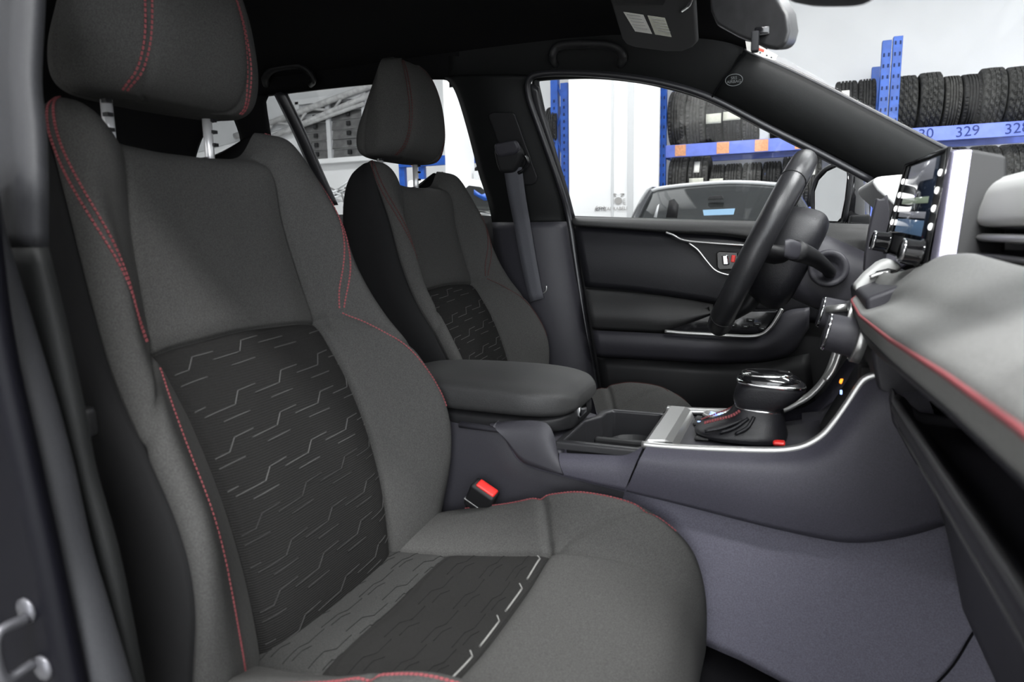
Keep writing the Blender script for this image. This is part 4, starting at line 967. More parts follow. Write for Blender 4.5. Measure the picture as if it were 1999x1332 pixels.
# silver surround: rear plate and two rails
ra_ = [at(a, b, y=-.108) for a, b in ((1253, 868), (1290, 872), (1380, 877), (1500, 880), (1545, 877), (1575, 869), (1605, 851), (1630, 823), (1655, 788), (1680, 750), (1694, 738), (1712, 733), (1740, 731), (1790, 728))]
def flatrail(name, P, y, w, h):
    P = curve(P, 70); rows = []
    for i, p in enumerate(P):
        t = P[min(i+1, len(P)-1)]-P[max(i-1, 0)]; t = t*[1, 0, 1]; t /= np.linalg.norm(t); nn = np.array([-t[2], 0, t[0]])
        b = p*[1, 0, 1]+np.array([0, y, 0])
        rows.append([b+np.array([0, -w, 0])+nn*(-h), b+np.array([0, -w, 0])+nn*h*.6, b+np.array([0, -w*.7, 0])+nn*h, b+np.array([0, w*.7, 0])+nn*h, b+np.array([0, w, 0])+nn*h*.6, b+np.array([0, w, 0])-nn*h])
    return grid(name, rows, 'silver', con, closed=True, cap=True)
flatrail('silver_rail', ra_, -.108, .0045, .0045)
fa_ = [np.array([p[0], .108, p[2]]) for p in ra_[:4]]+[at(a, b, y=.108) for a, b in ((1562, 783), (1590, 763), (1612, 735), (1626, 702), (1636, 668), (1640, 650))]
flatrail('silver_rail', fa_, .108, .010, .004)
pl = [(.556, -.105), (.605, -.105), (.622, -.060), (.622, .060), (.605, .105), (.556, .105), (.566, .09), (.570, 0), (.566, -.09)]
plz = lambda x: .781+.0*x
rowsP = [[np.array([.558, y, .778]) for y in np.linspace(-.104, .104, 13)], [np.array([.566, y, .786]) for y in np.linspace(-.104, .104, 13)], [np.array([.590, y, .787]) for y in np.linspace(-.100, .100, 13)], [np.array([.600, y, .783]) for y in np.linspace(-.096, .096, 13)], [np.array([.606, y, .772]) for y in np.linspace(-.094, .094, 13)]]
grid('silver_plate', rowsP, 'silver', con, solid=.004, smooth=False)
# shifter plate with buttons
grid('shifter_plate', [[np.array([x, y, .772+.0*(x)+max(0, x-.74)*.25]) for y in np.linspace(-.101, .101, 9)] for x in np.linspace(.60, .80, 8)], 'plastic', con, solid=.004)
for (x, y) in ((.622, .045), (.622, .075), (.635, -.035), (.66, .065)):
    box('console_button', (x-.011, y-.011, .773), (x+.011, y+.011, .778), 'plastic_black', con, bevel=.003)
box('button_light', (.618, .042, .7781), (.626, .048, .7784), 'blue_glow', con, bevel=0)
# drive mode dial
dm = at(1398, 822, z=.782)
lathe('mode_dial', [(-.008, .0225), (.004, .0225), (.010, .021)], dm, (0, 0, 1), 'plastic_black', con, n=32)
lathe('dial_ring', [(.0095, .0215), (.0125, .0205), (.013, .018), (.011, .0165)], dm, (0, 0, 1), 'silver', con, n=32)
for s in (-1, 1): box('dial_light', dm+np.array([-.012, -.0018, .0118]), dm+np.array([.012, .0018, .0124]), 'blue_glow', con, bevel=0, rot=Matrix.Rotation(s*.7, 3, 'Z'))
# front tray rising to the dash
grid('front_tray', [[np.array([x, y, z+.02*(abs(y)/.1)**3]) for y in np.linspace(-.1, .1, 11)] for x, z in ((.775, .772), (.80, .776), (.82, .795), (.838, .83), (.852, .865), (.87, .885), (.92, .89))], 'plastic', con, solid=.004)
box('usb_socket', (.842, -.045, .868), (.86, -.01, .90), 'plastic_black', con, bevel=.003)
lathe('orange_lamp', [(0, .004), (.003, .003)], at(1644, 745, y=-.03), (-1, 0, .3), 'orange_glow', con, n=12)
box('blue_lamp', at(1642, 766, y=-.03)-np.array([.0015, .003, .003]), at(1642, 766, y=-.03)+np.array([.0015, .003, .003]), 'blue_glow', con, bevel=.001)
# armrest box: lid and base
lidc = lambda x, z, a, b: ((x, 0, z), a, b, uy, uz)
lid = []
for x, hw_, zt_, zb_ in ((.10, .085, .845, .800), (.14, .102, .852, .797), (.22, .104, .856, .797), (.32, .110, .855, .797), (.38, .110, .851, .797), (.42, .092, .845, .798), (.438, .07, .836, .804), (.445, .055, .828, .810)):
    lid.append(((x, 0, (zt_+zb_)/2), hw_, (zt_-zb_)/2, uy, uz))
loft_box('armrest_lid', lid, 'leather', con, k=5, n=48, exp=4.0)
bs = []
for x, hw_ in ((.11, .08), (.14, .098), (.22, .100), (.34, .107), (.39, .104), (.42, .086), (.435, .06)): bs.append(((x, 0, .789), hw_, .014, uy, uz))
loft_box('armrest_base', bs, 'plastic_black', con, k=4, n=44, exp=5)
box('lid_latch', (.430, -.022, .786), (.440, .014, .806), 'chrome', con, bevel=.003)

# ------------------------------------------------------------------ gear lever
gv = thing('gear_lever', 'black leather gear lever with chrome topped knob and gathered boot', 'gear lever', (.70, 0, .775))
loft_box('boot', [((.688, .0, .776), .066, .052, ux, uy), ((.688, .0, .784), .067, .052, ux, uy), ((.698, .0, .795), .054, .043, ux, uy), ((.707, .0, .806), .043, .035, ux, uy), ((.711, .0, .818), .037, .030, ux, uy), ((.714, 0, .832), .030, .026, ux, uy)], 'leather_dark', gv, k=6, n=40, exp=2.6)
for k in range(3): tube('boot_fold', curve([(.640+.022*k, -.049, .790), (.664+.018*k, -.044, .796+.002*k), (.692+.008*k, -.034, .808+.003*k)], 10), .0026, 'leather_dark', gv, n=6)
stitches('boot_stitching', [[(np.array(p), np.array([0, -.7, .7])) for p in curve([(.636, -.022, .795), (.655, -.026, .803), (.676, -.0275, .811), (.688, -.026, .82)], 20)], [(np.array(p), np.array([-.7, 0, .7])) for p in curve([(.628, .012, .791), (.652, .012, .803), (.672, .010, .814), (.692, .008, .832)], 20)]], gv, pitch=.004, w=.0022)
box('boot_red_tab', (.735, -.05, .777), (.752, -.035, .784), 'red_plastic', gv, bevel=.003)
loft_box('knob', [((.711, 0, .819), .026, .023, ux, uy), ((.713, 0, .823), .033, .028, ux, uy), ((.720, 0, .836), .044, .032, ux, uy), ((.727, 0, .849), .0485, .034, ux, uy), ((.729, 0, .857), .047, .034, ux, uy), ((.728, 0, .864), .041, .030, ux, uy)], 'leather_dark', gv, k=6, n=44, exp=3.4)
loft_box('knob_cap', [((.727, 0, .862), .043, .032, ux, uy), ((.726, 0, .868), .041, .030, ux, uy), ((.722, 0, .8755), .031, .023, ux, uy), ((.720, 0, .878), .016, .012, ux, uy)], 'gloss_black', gv, k=5, n=44, exp=3)
tube('chrome_band', [np.array([.728+.0465*math.copysign(abs(math.cos(q))**.62, math.cos(q)), .0345*math.copysign(abs(math.sin(q))**.62, math.sin(q)), .8605-.004*math.cos(q)]) for q in np.linspace(0, 2*math.pi, 56, endpoint=False)], .0028, 'chrome', gv, closed=True, n=8)
tube('chrome_band', [np.array([.722+.034*math.copysign(abs(math.cos(q))**.66, math.cos(q)), .025*math.copysign(abs(math.sin(q))**.66, math.sin(q)), .8735]) for q in np.linspace(0, 2*math.pi, 56, endpoint=False)], .0018, 'chrome', gv, closed=True, n=8)
tube('chrome_band', [np.array([.7125+.0325*math.copysign(abs(math.cos(q))**.66, math.cos(q)), .028*math.copysign(abs(math.sin(q))**.66, math.sin(q)), .821-.003*math.cos(q)]) for q in np.linspace(0, 2*math.pi, 56, endpoint=False)], .0015, 'chrome', gv, closed=True, n=8)

# ------------------------------------------------------------------ belt buckle of the near seat
bk = thing('belt_buckle', 'black seat belt buckle with a red release button beside the console', 'buckle', at(940, 1000, y=-.135))
bp0 = at(940, 972, y=-.135)
Rb = frame_to((.78, 0, -.42), (.42, -.28, .86))
def obox(name, c, h, R, m, parent, bevel=.003, **k):
    V, F = box_vf(c, h, R); return mesh(name, V, F, m, parent, bevel=bevel, **k)
obox('buckle_body', bp0, (.022, .013, .024), Rb, 'plastic_black', bk, bevel=.005, seg=3)
obox('release_button', bp0+Rb@np.array([.002, .001, .0235]), (.017, .009, .003), Rb, 'red_plastic', bk, bevel=.0028, seg=3)
obox('buckle_frame', bp0+Rb@np.array([.0, 0, -.010]), (.0225, .0135, .0012), Rb, 'silver', bk, bevel=.0005)
obox('buckle_stalk', bp0+Rb@np.array([-.006, .0, -.05]), (.012, .006, .03), Rb, 'plastic_black', bk, bevel=.003)

# ------------------------------------------------------------------ driver's seat belt on the far pillar
sb = thing('seat_belt', 'dark grey seat belt hanging from its guide on the far centre pillar', 'seat belt', side(1000, 600, .09))
bl = [(984, 330), (992, 380), (1004, 440), (1016, 505), (1028, 560), (1036, 590)]
br_ = [(1019, 326), (1026, 380), (1036, 440), (1047, 505), (1057, 560), (1062, 582)]
strip('webbing', bl, br_, .092, .0, 'belt', sb, k=4, solid=.0025)
gp = [side(a, b, .075) for a, b in ((972, 292), (1018, 282), (1028, 300), (1022, 322), (1012, 338), (985, 340), (978, 322))]
prism('belt_guide', gp, (0, -.035, 0), 'plastic_black', sb, bevel=.010, seg=4)
prism('guide_cap', [p+np.array([0, -.022, 0]) for p in [side(a, b, .075) for a, b in ((975, 284), (1018, 276), (1026, 292), (1018, 304), (985, 310), (978, 300))]], (0, -.02, 0), 'plastic', sb, bevel=.008, seg=4)
tube('guide_ring', [side(a, b, .095) for a, b in ((1024, 302), (1030, 316), (1022, 332), (1012, 338))], .005, 'gloss_black', sb, smooth_path=16)
tube('belt_hook', [side(a, b, .085) for a, b in ((1048, 578), (1058, 574), (1066, 568), (1067, 558))], .0022, 'silver', sb, smooth_path=14)

# ------------------------------------------------------------------ steering wheel and column
swc = (at(1578, 312, y=.37)+at(1400, 636, y=.37))/2
top = at(1573, 312, y=.37)-swc
rad = np.linalg.norm(top)-.004; ut = top/np.linalg.norm(top); un = np.cross(uy, ut)      # un: wheel axis (towards the driver / up)
if un[0] > 0: un = -un
sw = thing('steering_wheel', 'black leather steering wheel seen almost edge on', 'steering wheel', swc)
tube('rim', [swc+rad*(math.cos(q)*ut+math.sin(q)*uy) for q in np.linspace(0, 2*math.pi, 96, endpoint=False)], 0.0225, 'rim_leather', sw, n=18, closed=True)
for q0 in (.75, -.75, math.pi-.62, math.pi+.62):
    P = [swc+(rad+.0)*(math.cos(q0)*ut+math.sin(q0)*uy)]
    pc_ = swc+rad*(math.cos(q0)*ut+math.sin(q0)*uy); tg = -math.sin(q0)*ut+math.cos(q0)*uy; rd_ = math.cos(q0)*ut+math.sin(q0)*uy
    tube('rim_seam', [pc_+.0227*(math.cos(a)*rd_+math.sin(a)*un) for a in np.linspace(0, 2*math.pi, 20, endpoint=False)], .0011, 'plastic_black', sw, closed=True, n=6)
hub_c = swc-un*.035
loft_box('hub', [(hub_c+un*.030, .060, .070, ut, uy), (hub_c+un*.022, .088, .092, ut, uy), (hub_c-un*.03, .102, .098, ut, uy), (hub_c-un*.055, .090, .085, ut, uy), (hub_c-un*.062, .06, .06, ut, uy)], 'leather_dark', sw, exp=2.6)
for d in (uy, -uy, -ut):
    a = hub_c+d*.06; b = swc+d*(rad-.005)
    tube('spoke', [a, (a+b)/2-un*.012, b], [.034, .028, .018], 'plastic_black', sw, flat=(1, .6), n=12)
clm = thing('steering_column', 'dark steering column shroud with a wiper stalk towards the camera', 'steering column', swc-un*.12)
loft_box('shroud', [(hub_c-un*.035, .05, .055, ut, uy), (hub_c-un*.05, .065, .07, ut, uy), (hub_c-un*.14, .065, .075, ut, uy), (hub_c-un*.26, .06, .07, ut, uy)], 'plastic', clm, exp=3)
b0 = at(1618, 528, y=.27); b1 = at(1590, 505, y=.22); b2 = at(1552, 489, y=.165)
lathe('stalk_boss', [(0, .030), (.03, .034), (.034, .030), (.030, .022), (.02, .018)], b0+np.array([0, .04, 0]), (0, -1, .1), 'plastic', clm, n=24)
tube('wiper_stalk', curve([b0+np.array([0, .03, -.005]), b0, b1, b2], 16), [.011]*6+[.011+.0008*k for k in range(10)], 'plastic_black', clm, n=12)
loft_box('stalk_tip', [(b2+np.array([.012, .01, -.002]), .013, .010, uz, uy), (b2+np.array([-.006, -.012, .002]), .0165, .014, uz, uy), (b2+np.array([-.016, -.02, .004]), .014, .011, uz, uy)], 'plastic', clm, exp=3)

# ------------------------------------------------------------------ dashboard
ds = thing('dashboard', 'dashboard with pale grey padded shelf, red stitch line and recessed tray', 'dashboard', (1.1, 0, .75))
ysd = np.linspace(-.81, .075, 64)
def E_z(y): return float(np.interp(y, [-.77, -.64, -.42, -.144, .0, .08], [1.012, 1.006, .992, .980, .986, .998]))
def E_x(y): return .829+.05*max(0, (y+.02)/.09)**2.2
rowsD = []
for y in ysd:
    ez, ex_ = E_z(y), E_x(y); endf = max(0, (y+.02)/.095)
    yk = [-.76, -.4, -.27, -.19, -.13, -.09, -.04, .08]; tx = float(np.interp(y, yk, [.925, .925, .922, .916, .906, .896, .884, .880])); tz = float(np.interp(y, yk, [1.045, 1.051, 1.056, 1.052, 1.038, 1.030, 1.022, 1.022])); bg = .012*min(1, max(.15, (-y-.10)/.15))
    uzz = float(np.interp(y, [-.76, -.61, -.25, -.1, .08], [.975, .966, .938, .930, .940]))
    prof = [(.90, uzz-.004), (.862, uzz), (.845, uzz+.006), (.833+.6*(ex_-.829), ez-.022), (ex_, ez), (ex_+.010, ez+.004+bg*.67), (ex_+.03, ez+.012+bg), (.5*(ex_+tx), .5*(ez+tz)+bg), (tx-.015, tz+.002), (tx, tz-.001), (tx+.012, tz-.006)]
    rowsD.append([np.array([a, y, b]) for a, b in prof])
def dpatch(name, j0, j1, m, k=5):
    rows = [[cr1(r_, t) for t in np.linspace(j0, j1, int((j1-j0)*k)+1)] for r_ in rowsD]
    return grid(name, rows, m, ds, solid=.004)
dpatch('pad_underside', 0, 3.2, 'leather_dark'); pdo = dpatch('padded_shelf', 3.2, 10, 'dash_soft')
red = [cr1(r_, 4.0) for r_ in rowsD]
tube('red_piping', red, .0019, 'red_thread', ds, n=8)
# closed far end of the shelf: vent surround with two openings
ve = [at(a, b, y=.02) for a, b in ((1668, 570), (1672, 556), (1690, 536), (1716, 514), (1736, 505), (1752, 512), (1764, 524), (1742, 540), (1700, 562), (1684, 578))]
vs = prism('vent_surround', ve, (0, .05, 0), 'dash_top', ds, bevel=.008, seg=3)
for pts in (((1697, 545), (1712, 530), (1735, 524), (1752, 528), (1728, 538)), ((1701, 560), (1722, 548), (1742, 540), (1750, 546), (1718, 566))):
    prism('vent_opening', [at(a, b, y=.013) for a, b in pts], (0, .02, 0), 'plastic_black', vs, bevel=.002)
tube('vent_vane', [at(a, b, y=.010) for a, b in ((1698, 542), (1715, 536), (1738, 532))], .0035, 'silver', vs, n=6, smooth_path=8)
# groove with bright vent strip, then upper dash
yv = np.linspace(-.81, -.045, 30)
grid('air_slot', [[np.array([a, y, b]) for a, b in ((.93, 1.053), (.955, 1.053), (.985, 1.056), (.985, 1.082), (.955, 1.084))] for y in yv], 'plastic_black', ds, solid=.003)
tube('bright_strip', [np.array([.945+.012*min(1, (y+.12)/.08 if y > -.12 else 0), y, 1.0725-.002*(y > -.1)]) for y in np.linspace(-.81, -.07, 24)], .0055, 'silver', ds, n=8, flat=(1.1, .8))
def upper_prof(y):
    return [(.960, 1.083), (.946, 1.085), (.941, 1.090), (.942, 1.100), (.946, 1.113), (.952, 1.126), (.964, 1.137), (.99, 1.144), (1.15, 1.165), (1.30, 1.165)]
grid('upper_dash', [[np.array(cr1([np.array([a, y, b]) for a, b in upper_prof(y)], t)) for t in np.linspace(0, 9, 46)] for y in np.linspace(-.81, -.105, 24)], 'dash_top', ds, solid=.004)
box('dash_core', (.96, -.69, .64), (1.38, .69, 1.04), 'plastic_black', ds, bevel=.01)
box('dash_deck', (1.0, -.69, 1.04), (1.35, .69, 1.13), 'dash_dark', ds, bevel=.01)
endo = [(.915, .955), (.85, .972), (.829, 1.010), (.86, 1.035), (.925, 1.047), (.940, 1.09), (.950, 1.125), (.985, 1.145), (1.30, 1.165), (1.36, 1.05), (1.36, .64), (.95, .66), (.89, .78), (.858, .895), (.866, .912), (.915, .89)]
prism('dash_end_panel', [np.array([a, -.815, b]) for a, b in endo], (0, -.018, 0), 'dash_dark', ds, bevel=.004)
# driver side upper dash, hood over the instruments, cluster fin
grid('driver_upper_dash', [[np.array(cr1([np.array([a+.03, y, b]) for a, b in upper_prof(y)], t)) for t in np.linspace(0, 9, 30)] for y in np.linspace(-.105, .68, 30)], 'dash_dark', ds, solid=.004)
hd_ = [at(a, b, y=.30) for a, b in ((1702, 357), (1708, 347), (1722, 344), (1800, 337), (1800, 360), (1790, 440), (1762, 420), (1735, 392), (1712, 372))]
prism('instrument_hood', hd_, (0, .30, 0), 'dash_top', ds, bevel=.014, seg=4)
fin = [at(a, b, y=.20) for a, b in ((1686, 530), (1689, 495), (1697, 445), (1711, 386), (1718, 389), (1725, 388), (1733, 378), (1737, 415), (1735, 470), (1728, 520), (1722, 540))]
prism('cluster_fin', fin, (0, .02, 0), 'plastic', ds, bevel=.004)
# lower driver side panel (knee panel)
grid('knee_panel', [[np.array([x+.03*(y-.4)**2, y, z]) for y in np.linspace(.125, .68, 20)] for x, z in ((.94, 1.06), (.89, 1.02), (.868, .97), (.862, .92), (.87, .86), (.90, .78), (.94, .70))], 'plastic_purple', ds, solid=.006)
# glovebox lip, tray and door
yg = np.linspace(-.81, -.150, 42)
def glip(y): return float(np.interp(y, [-.76, -.69, -.4, -.2, -.15], [.912, .906, .899, .890, .884])), float(np.interp(y, [-.76, -.4, -.2, -.15], [.860, .860, .863, .872]))
rowsG = []
for y in yg:
    lz, lx_ = glip(y)
    rowsG.append([np.array([a, y, b]) for a, b in ((.955, lz-.035), (.90, lz-.030), (lx_+.018, lz-.012), (lx_+.010, lz-.001), (lx_+.004, lz+.001), (lx_, lz-.003), (lx_-.001, lz-.010), (lx_+.004, lz-.022), (lx_+.008, lz-.030), (lx_+.012, lz-.036), (lx_+.028, lz-.055), (lx_+.060, lz-.14), (lx_+.085, lz-.24))])
grid('glovebox', [[cr1(r_, t) for t in np.linspace(0, 12, 61)] for r_ in rowsG], 'plastic', ds, solid=.004)
tube('lip_highlight', [np.array([glip(y)[1]+.009, y, glip(y)[0]-.033]) for y in yg], .0020, 'highlight_plastic', ds, n=8)  # paler tubes along the lip; edge highlight put into their colour
tube('lip_highlight', [np.array([glip(y)[1]+.003, y, glip(y)[0]-.001]) for y in yg], .0042, 'highlight_plastic', ds, n=8)
endp = [np.array([a, -.150, b]) for a, b in ((.955, .86), (.90, .865), (.876, .884), (.868, .895), (.866, .880), (.872, .85), (.90, .80), (.955, .74))]
prism('glovebox_end', endp, (0, .012, 0), 'plastic', ds, bevel=.004)
box('tray_back', (.945, -.74, .86), (.955, -.13, 1.04), 'carpet', ds, bevel=0)
# centre stack: heater panel with two dials
st_ = [(.835, 1.0), (.842, .96), (.848, .92), (.856, .885), (.875, .875), (.97, .875), (.97, 1.02), (.88, 1.02)]
prism('heater_panel', [np.array([a, -.128, b]) for a, b in st_], (0, .250, 0), 'plastic', ds, bevel=.006)
for y, px_ in ((-.085, (1600, 672)), (.115, (1592, 632))):
    c = at(*px_, y=y); ax_ = np.array([-.97, 0, .22])
    c = np.array([.842, y, .941 if y < 0 else .945])
    dk = lathe('heater_dial', [(0, .028), (.012, .028), (.016, .0255), (.046, .0245), (.050, .022)], c, ax_, 'plastic', ds, n=32)
    lathe('dial_ring', [(.0, .031), (.011, .031), (.013, .029), (.002, .0285)], c, ax_, 'silver', dk, n=32)
    lathe('dial_tip', [(.0455, .0252), (.0485, .0248), (.0495, .022), (.047, .0218)], c, ax_, 'chrome', dk, n=32)
for y, P_ in ((.02, ((1650, 646), (1645, 668), (1637, 695), (1626, 722), (1612, 742))), (.11, ((1636, 602), (1632, 618), (1628, 640)))):
    tube('silver_bracket', [at(a, b, y=y) for a, b in P_], .0095, 'silver', ds, smooth_path=20, flat=(1., .45))
for y, (a, b) in ((-.04, (1632, 651)), (.09, (1620, 605))):
    p0_, p1_ = at(a-6, b, y=y), at(a+34, b-5, y=y-.01); tube('bracket_bar', [p0_, p1_], .006, 'silver', ds, n=10)

# ---- touchscreen
ts = None
p_tl, p_tr = at(1770, 322, y=.105), at(1853, 290, y=-.105)
p_bl = at(1724, 488, y=.105)
_n = np.cross(p_tr-p_tl, p_bl-p_tl); _d = ray(1812, 524); p_br = CAM+_d*(((p_tl-CAM)@_n)/(_d@_n))
un_s = np.cross(p_tr-p_tl, p_bl-p_tl); un_s /= np.linalg.norm(un_s)
if un_s[0] > 0: un_s = -un_s          # towards the seats
def sp(a, b, d=0.): # a 0..1 far->near, b 0..1 top->bottom
    return (p_tl*(1-a)+p_tr*a)*(1-b)+(p_bl*(1-a)+p_br*a)*b+un_s*d
def sq(name, a0, a1, b0, b1, d, t, m, parent, bevel=.002): return prism(name, [sp(a0, b0, d), sp(a1, b0, d), sp(a1, b1, d), sp(a0, b1, d)], un_s*t, m, parent, bevel)
ts = prism('touchscreen', [sp(0, 0, -.030), sp(1, 0, -.030), sp(1, 1, -.030), sp(0, 1, -.030)], un_s*.030, 'plastic_black', ds, bevel=.005, seg=3)
sq('display', .13, .87, .04, .80, .0002, .001, 'screen', ts, .0)
for b0, b1, m in ((.05, .24, 'reflection_grey'), (.40, .46, 'reflection_green'), (.54, .60, 'reflection_grey'), (.62, .76, 'reflection_blue')): sq('reflection_band', .20, .80, b0, b1, .0013, .0004, m, ts, 0)  # reflections in the dark display, put in as faintly glowing bands
for k in range(4):
    for a in (.065, .935):
        c = sp(a, .20+.155*k, .0005); lathe('screen_button', [(0, .0042), (.002, .0040), (.003, .0025)], c, un_s, 'icon_white', ts, n=12)
for a in (.12, .86):
    c = sp(a, .90, 0); lathe('screen_knob', [(0, .017), (.004, .017), (.006, .0145), (.022, .0140), (.0235, .0125)], c, un_s, 'gloss_black', ts, n=28)
    lathe('knob_ring', [(.021, .0146), (.0238, .0142), (.0242, .012), (.022, .0118)], c, un_s, 'chrome', ts, n=28)
e0, e1 = sp(1.0, .0, -.0), sp(1.0, 1.0, -.0)
prism('chrome_side', [sp(1.0, .01, .001), sp(1.025, .02, -.006), sp(1.03, .97, -.008), sp(1.0, 1.0, .001)], (p_tr-p_tl)*.0+np.array([.017, -.002, 0]), 'chrome_soft', ts, bevel=.003, seg=3)
tube('screen_edge', [sp(0, 0), sp(1, 0), sp(1, 1), sp(0, 1)], .0028, 'gloss_black', ts, closed=True, n=6)
# housing behind the screen
prism('screen_housing', [sp(1.03, -.02, -.012), sp(1.03, 1.02, -.012), sp(1.02, 1.02, -.075)+np.array([0, 0, .03]), sp(1.02, .0, -.06)], (p_tl-p_tr)*1.05, 'dash_dark', ds, bevel=.006)
grid('housing_slope', [[np.array([a, y, b]) for a, b in ((.905, 1.032), (.915, 1.05), (.93, 1.075), (.945, 1.09))] for y in np.linspace(-.13, -.06, 4)], 'dash_dark', ds, solid=.006)

# ------------------------------------------------------------------ visor, mirrors, sticker
vz = thing('sun_visor', 'grey sun visor with two white warning labels under the headliner', 'sun visor', at(1280, 50, y=.38))
VP = [(1186, -40), (1190, 0), (1214, 78), (1222, 88), (1240, 94), (1300, 102), (1332, 102), (1352, 94), (1362, 84), (1358, 20), (1356, -40)]
va = at(1200, 20, y=.30); vb = at(1350, 20, y=.30); vc_ = at(1290, 95, y=.42)
vn = np.cross(vb-va, vc_-va); vn /= np.linalg.norm(vn)
if vn[1] > 0: vn = -vn
def vpt(px, py, d=0.):
    dd_ = ray(px, py); t = ((va-CAM)@vn+d)/(dd_@vn); return CAM+dd_*t
prism('visor_panel', [vpt(a, b) for a, b in VP], -vn*.016, 'visor_vinyl', vz, bevel=.006, seg=3)
prism('label_left', [vpt(a, b, .0008) for a, b in ((1217, 23), (1256, 29), (1273, 66), (1240, 61))], vn*.0004, 'paper', vz, bevel=0, smooth=False, label='white warning label with grey print')
prism('label_right', [vpt(a, b, .0008) for a, b in ((1264, 30), (1298, 35), (1311, 72), (1279, 67))], vn*.0004, 'paper_yellow', vz, bevel=0, smooth=False, label='yellowed warning label with grey print')
parts = []
for (x0, y0, dx_, dy_, w_) in ((1224, 28, 4.6, 6.2, 26), (1272, 36, 4.2, 5.8, 24)):
    for k in range(5):
        a = vpt(x0+dx_*k*.75, y0+dy_*k, .0014); b = vpt(x0+dx_*k*.75+w_, y0+dy_*k+3.5, .0014); parts.append(tube_vf([a, b], .0009, 4))
V, F = join_vf(parts); mesh('label_print', V, F, 'print_grey', vz, smooth=False, fix=False)
prism('mirror_flap', [vpt(a, b, .001) for a, b in ((1196, -30), (1200, 2), (1296, 8), (1300, 0), (1298, -30))], vn*.004, 'plastic_black', vz, bevel=.002)
tube('visor_clip', [vpt(1330, 22, .0), vpt(1345, 10, .01), vpt(1352, -10, .01)], .004, 'chrome', vz, smooth_path=10)
rm = thing('rear_view_mirror', 'black rear view mirror seen from below at the windscreen top', 'mirror', at(1465, 30, y=.02))
mo = [(1381, -40), (1386, 22), (1398, 50), (1440, 73), (1498, 96), (1518, 99), (1534, 88), (1541, 60), (1536, 25), (1518, -6), (1500, -40)]
prism('mirror_housing', [at(a, b, y=-.06+.10*(1541-a)/160) for a, b in mo], (.012, .055, .012), 'mirror_plastic', rm, bevel=.016, seg=5, angle=30)
tube('mirror_arm', [at(1475, 25, y=.02), at(1500, 0, y=.03), at(1512, -30, y=.05)], .012, 'plastic_black', rm, smooth_path=12)
obox('mirror_lever', at(1474, 82, y=-.04), (.005, .007, .013), None, 'pillar_grey', rm, bevel=.002)
obox('lever_slot', at(1488, 62, y=-.032), (.010, .005, .006), None, 'gloss_black', rm, bevel=.002)
rm2 = thing('passenger_visor', 'dark edge of the near sun visor cut by the top of the picture', 'sun visor', at(1640, 0, x=.72))
_ve = resample([at(a, b, y=y) for a, b, y in ((1556, -8, -.34), (1585, 6, -.36), (1640, 8, -.41), (1690, 4, -.46), (1724, -14, -.50))], 16)
_rows = []
for e in _ve:
    tp = np.array([.60, e[1], 1.50]); nn = np.array([.84, 0, .54])
    _rows.append([e+(tp-e)*q+nn*.009*sg*(1 if .02 < q < .98 else .35) for q, sg in ((0, -1), (.03, -1), (.5, -1), (.97, -1), (1, -1), (1, 1), (.97, 1), (.5, 1), (.03, 1), (0, 1))])
grid('visor_panel', _rows, 'dash_dark', rm2, closed=True, cap=True)
sk = thing('windscreen_sticker', 'white sticker with red print in the top corner of the windscreen', 'sticker', at(1485, 100, y=.54))
prism('sticker', [at(a, b, y=.52) for a, b in ((1455, 80), (1474, 84), (1518, 108), (1513, 118), (1490, 112), (1458, 98))], (0, .001, 0), 'paper', sk, bevel=0, smooth=False)
prism('red_print', [at(a, b, y=.519) for a, b in ((1480, 93), (1492, 97), (1491, 102), (1480, 98))], (0, .0005, 0), 'print_red', sk, bevel=0, smooth=False)
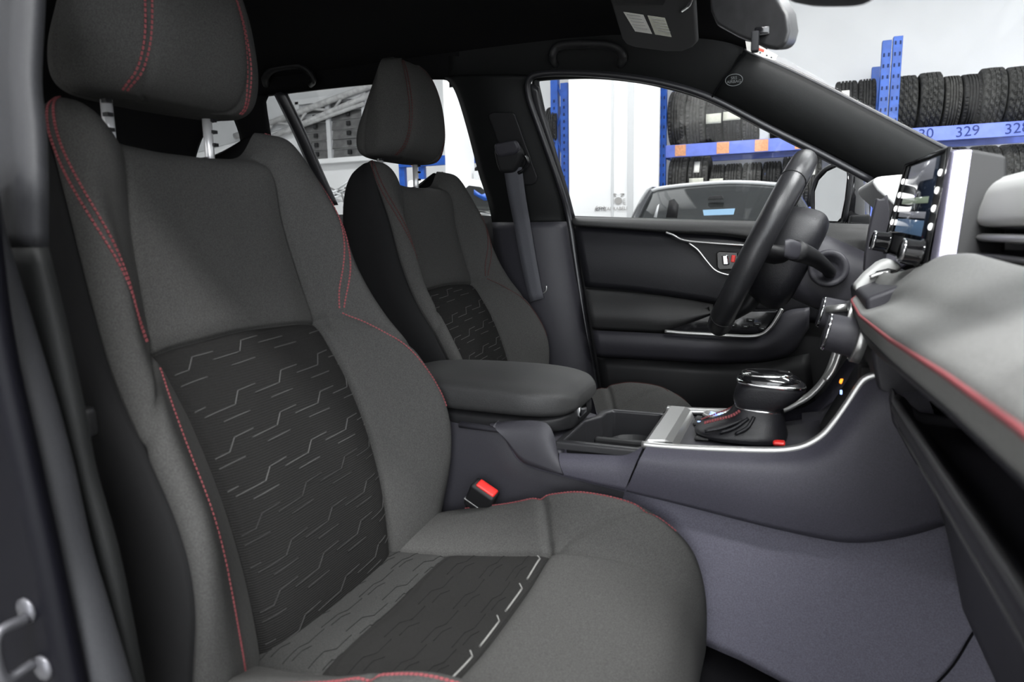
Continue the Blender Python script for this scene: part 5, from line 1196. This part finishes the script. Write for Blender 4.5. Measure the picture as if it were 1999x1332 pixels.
for a, b in ((1484, 103), (1497, 108), (1506, 112)): prism('black_print', [at(a-1.5, b-1.5, y=.519), at(a+1.5, b-1, y=.519), at(a+1.5, b+1.5, y=.519), at(a-1.5, b+1, y=.519)], (0, .0005, 0), 'print_dark', sk, bevel=0, smooth=False)

sm = thing('side_mirror', 'black door mirror outside the driver window with angled glass', 'mirror', at(1640, 430, y=.95))
ms_f = [(1587, 372), (1594, 350), (1612, 330), (1636, 319), (1655, 318), (1662, 326), (1660, 360), (1654, 400), (1648, 430), (1640, 438), (1612, 438), (1596, 430), (1588, 412)]
ms_b = [(1610, 372), (1616, 346), (1630, 326), (1650, 317), (1678, 325), (1690, 340), (1695, 380), (1697, 420), (1696, 438), (1688, 441), (1650, 441), (1625, 438), (1612, 415)]
mn = np.array([-.8, -.6, 0.])
def onm(px, py, d=0.):
    r_ = ray(px, py); c0 = at(1622, 378, y=.93)+mn*d; return CAM+r_*(((c0-CAM)@mn)/(r_@mn))
A = [onm(*p) for p in ms_f]; B = [at(*p, y=1.0) for p in ms_b]; B2 = [(p+np.mean(B, axis=0))/2+np.array([.03, .02, 0]) for p in B]
rows = [A]+[[a*(1-q)+b*q+np.array([.01*math.sin(math.pi*q), -.015*math.sin(math.pi*q), 0]) for a, b in zip(A, B)] for q in (.3, .6, 1.)]+[B2]
rows = [resample(r_+[r_[0]], 53, True)[:-1] for r_ in rows]
grid('mirror_housing', rows, 'gloss_black', sm, closed=True, cap=True)
tube('mirror_bezel', rows[0], .006, 'rubber_seal', sm, closed=True, n=8)
mg = [(1592, 374), (1600, 352), (1616, 335), (1638, 325), (1653, 325), (1655, 345), (1650, 390), (1643, 425), (1636, 432), (1612, 431), (1598, 424), (1592, 408)]
mgp = [onm(*p, .007) for p in mg]; mgc = np.mean(mgp, axis=0)
# glass tipped so that it looks back along the car
mesh('mirror_glass', [p+np.array([0, -.35*(p[0]-mgc[0])*0, 0]) for p in mgp], [tuple(range(len(mgp)))], 'mirror', sm, smooth=False, solid=.002)
prism('mirror_foot', [at(a, b, y=.84) for a, b in ((1660, 420), (1700, 418), (1702, 445), (1655, 445))], (0, .10, 0), 'plastic_black', sm, bevel=.006)
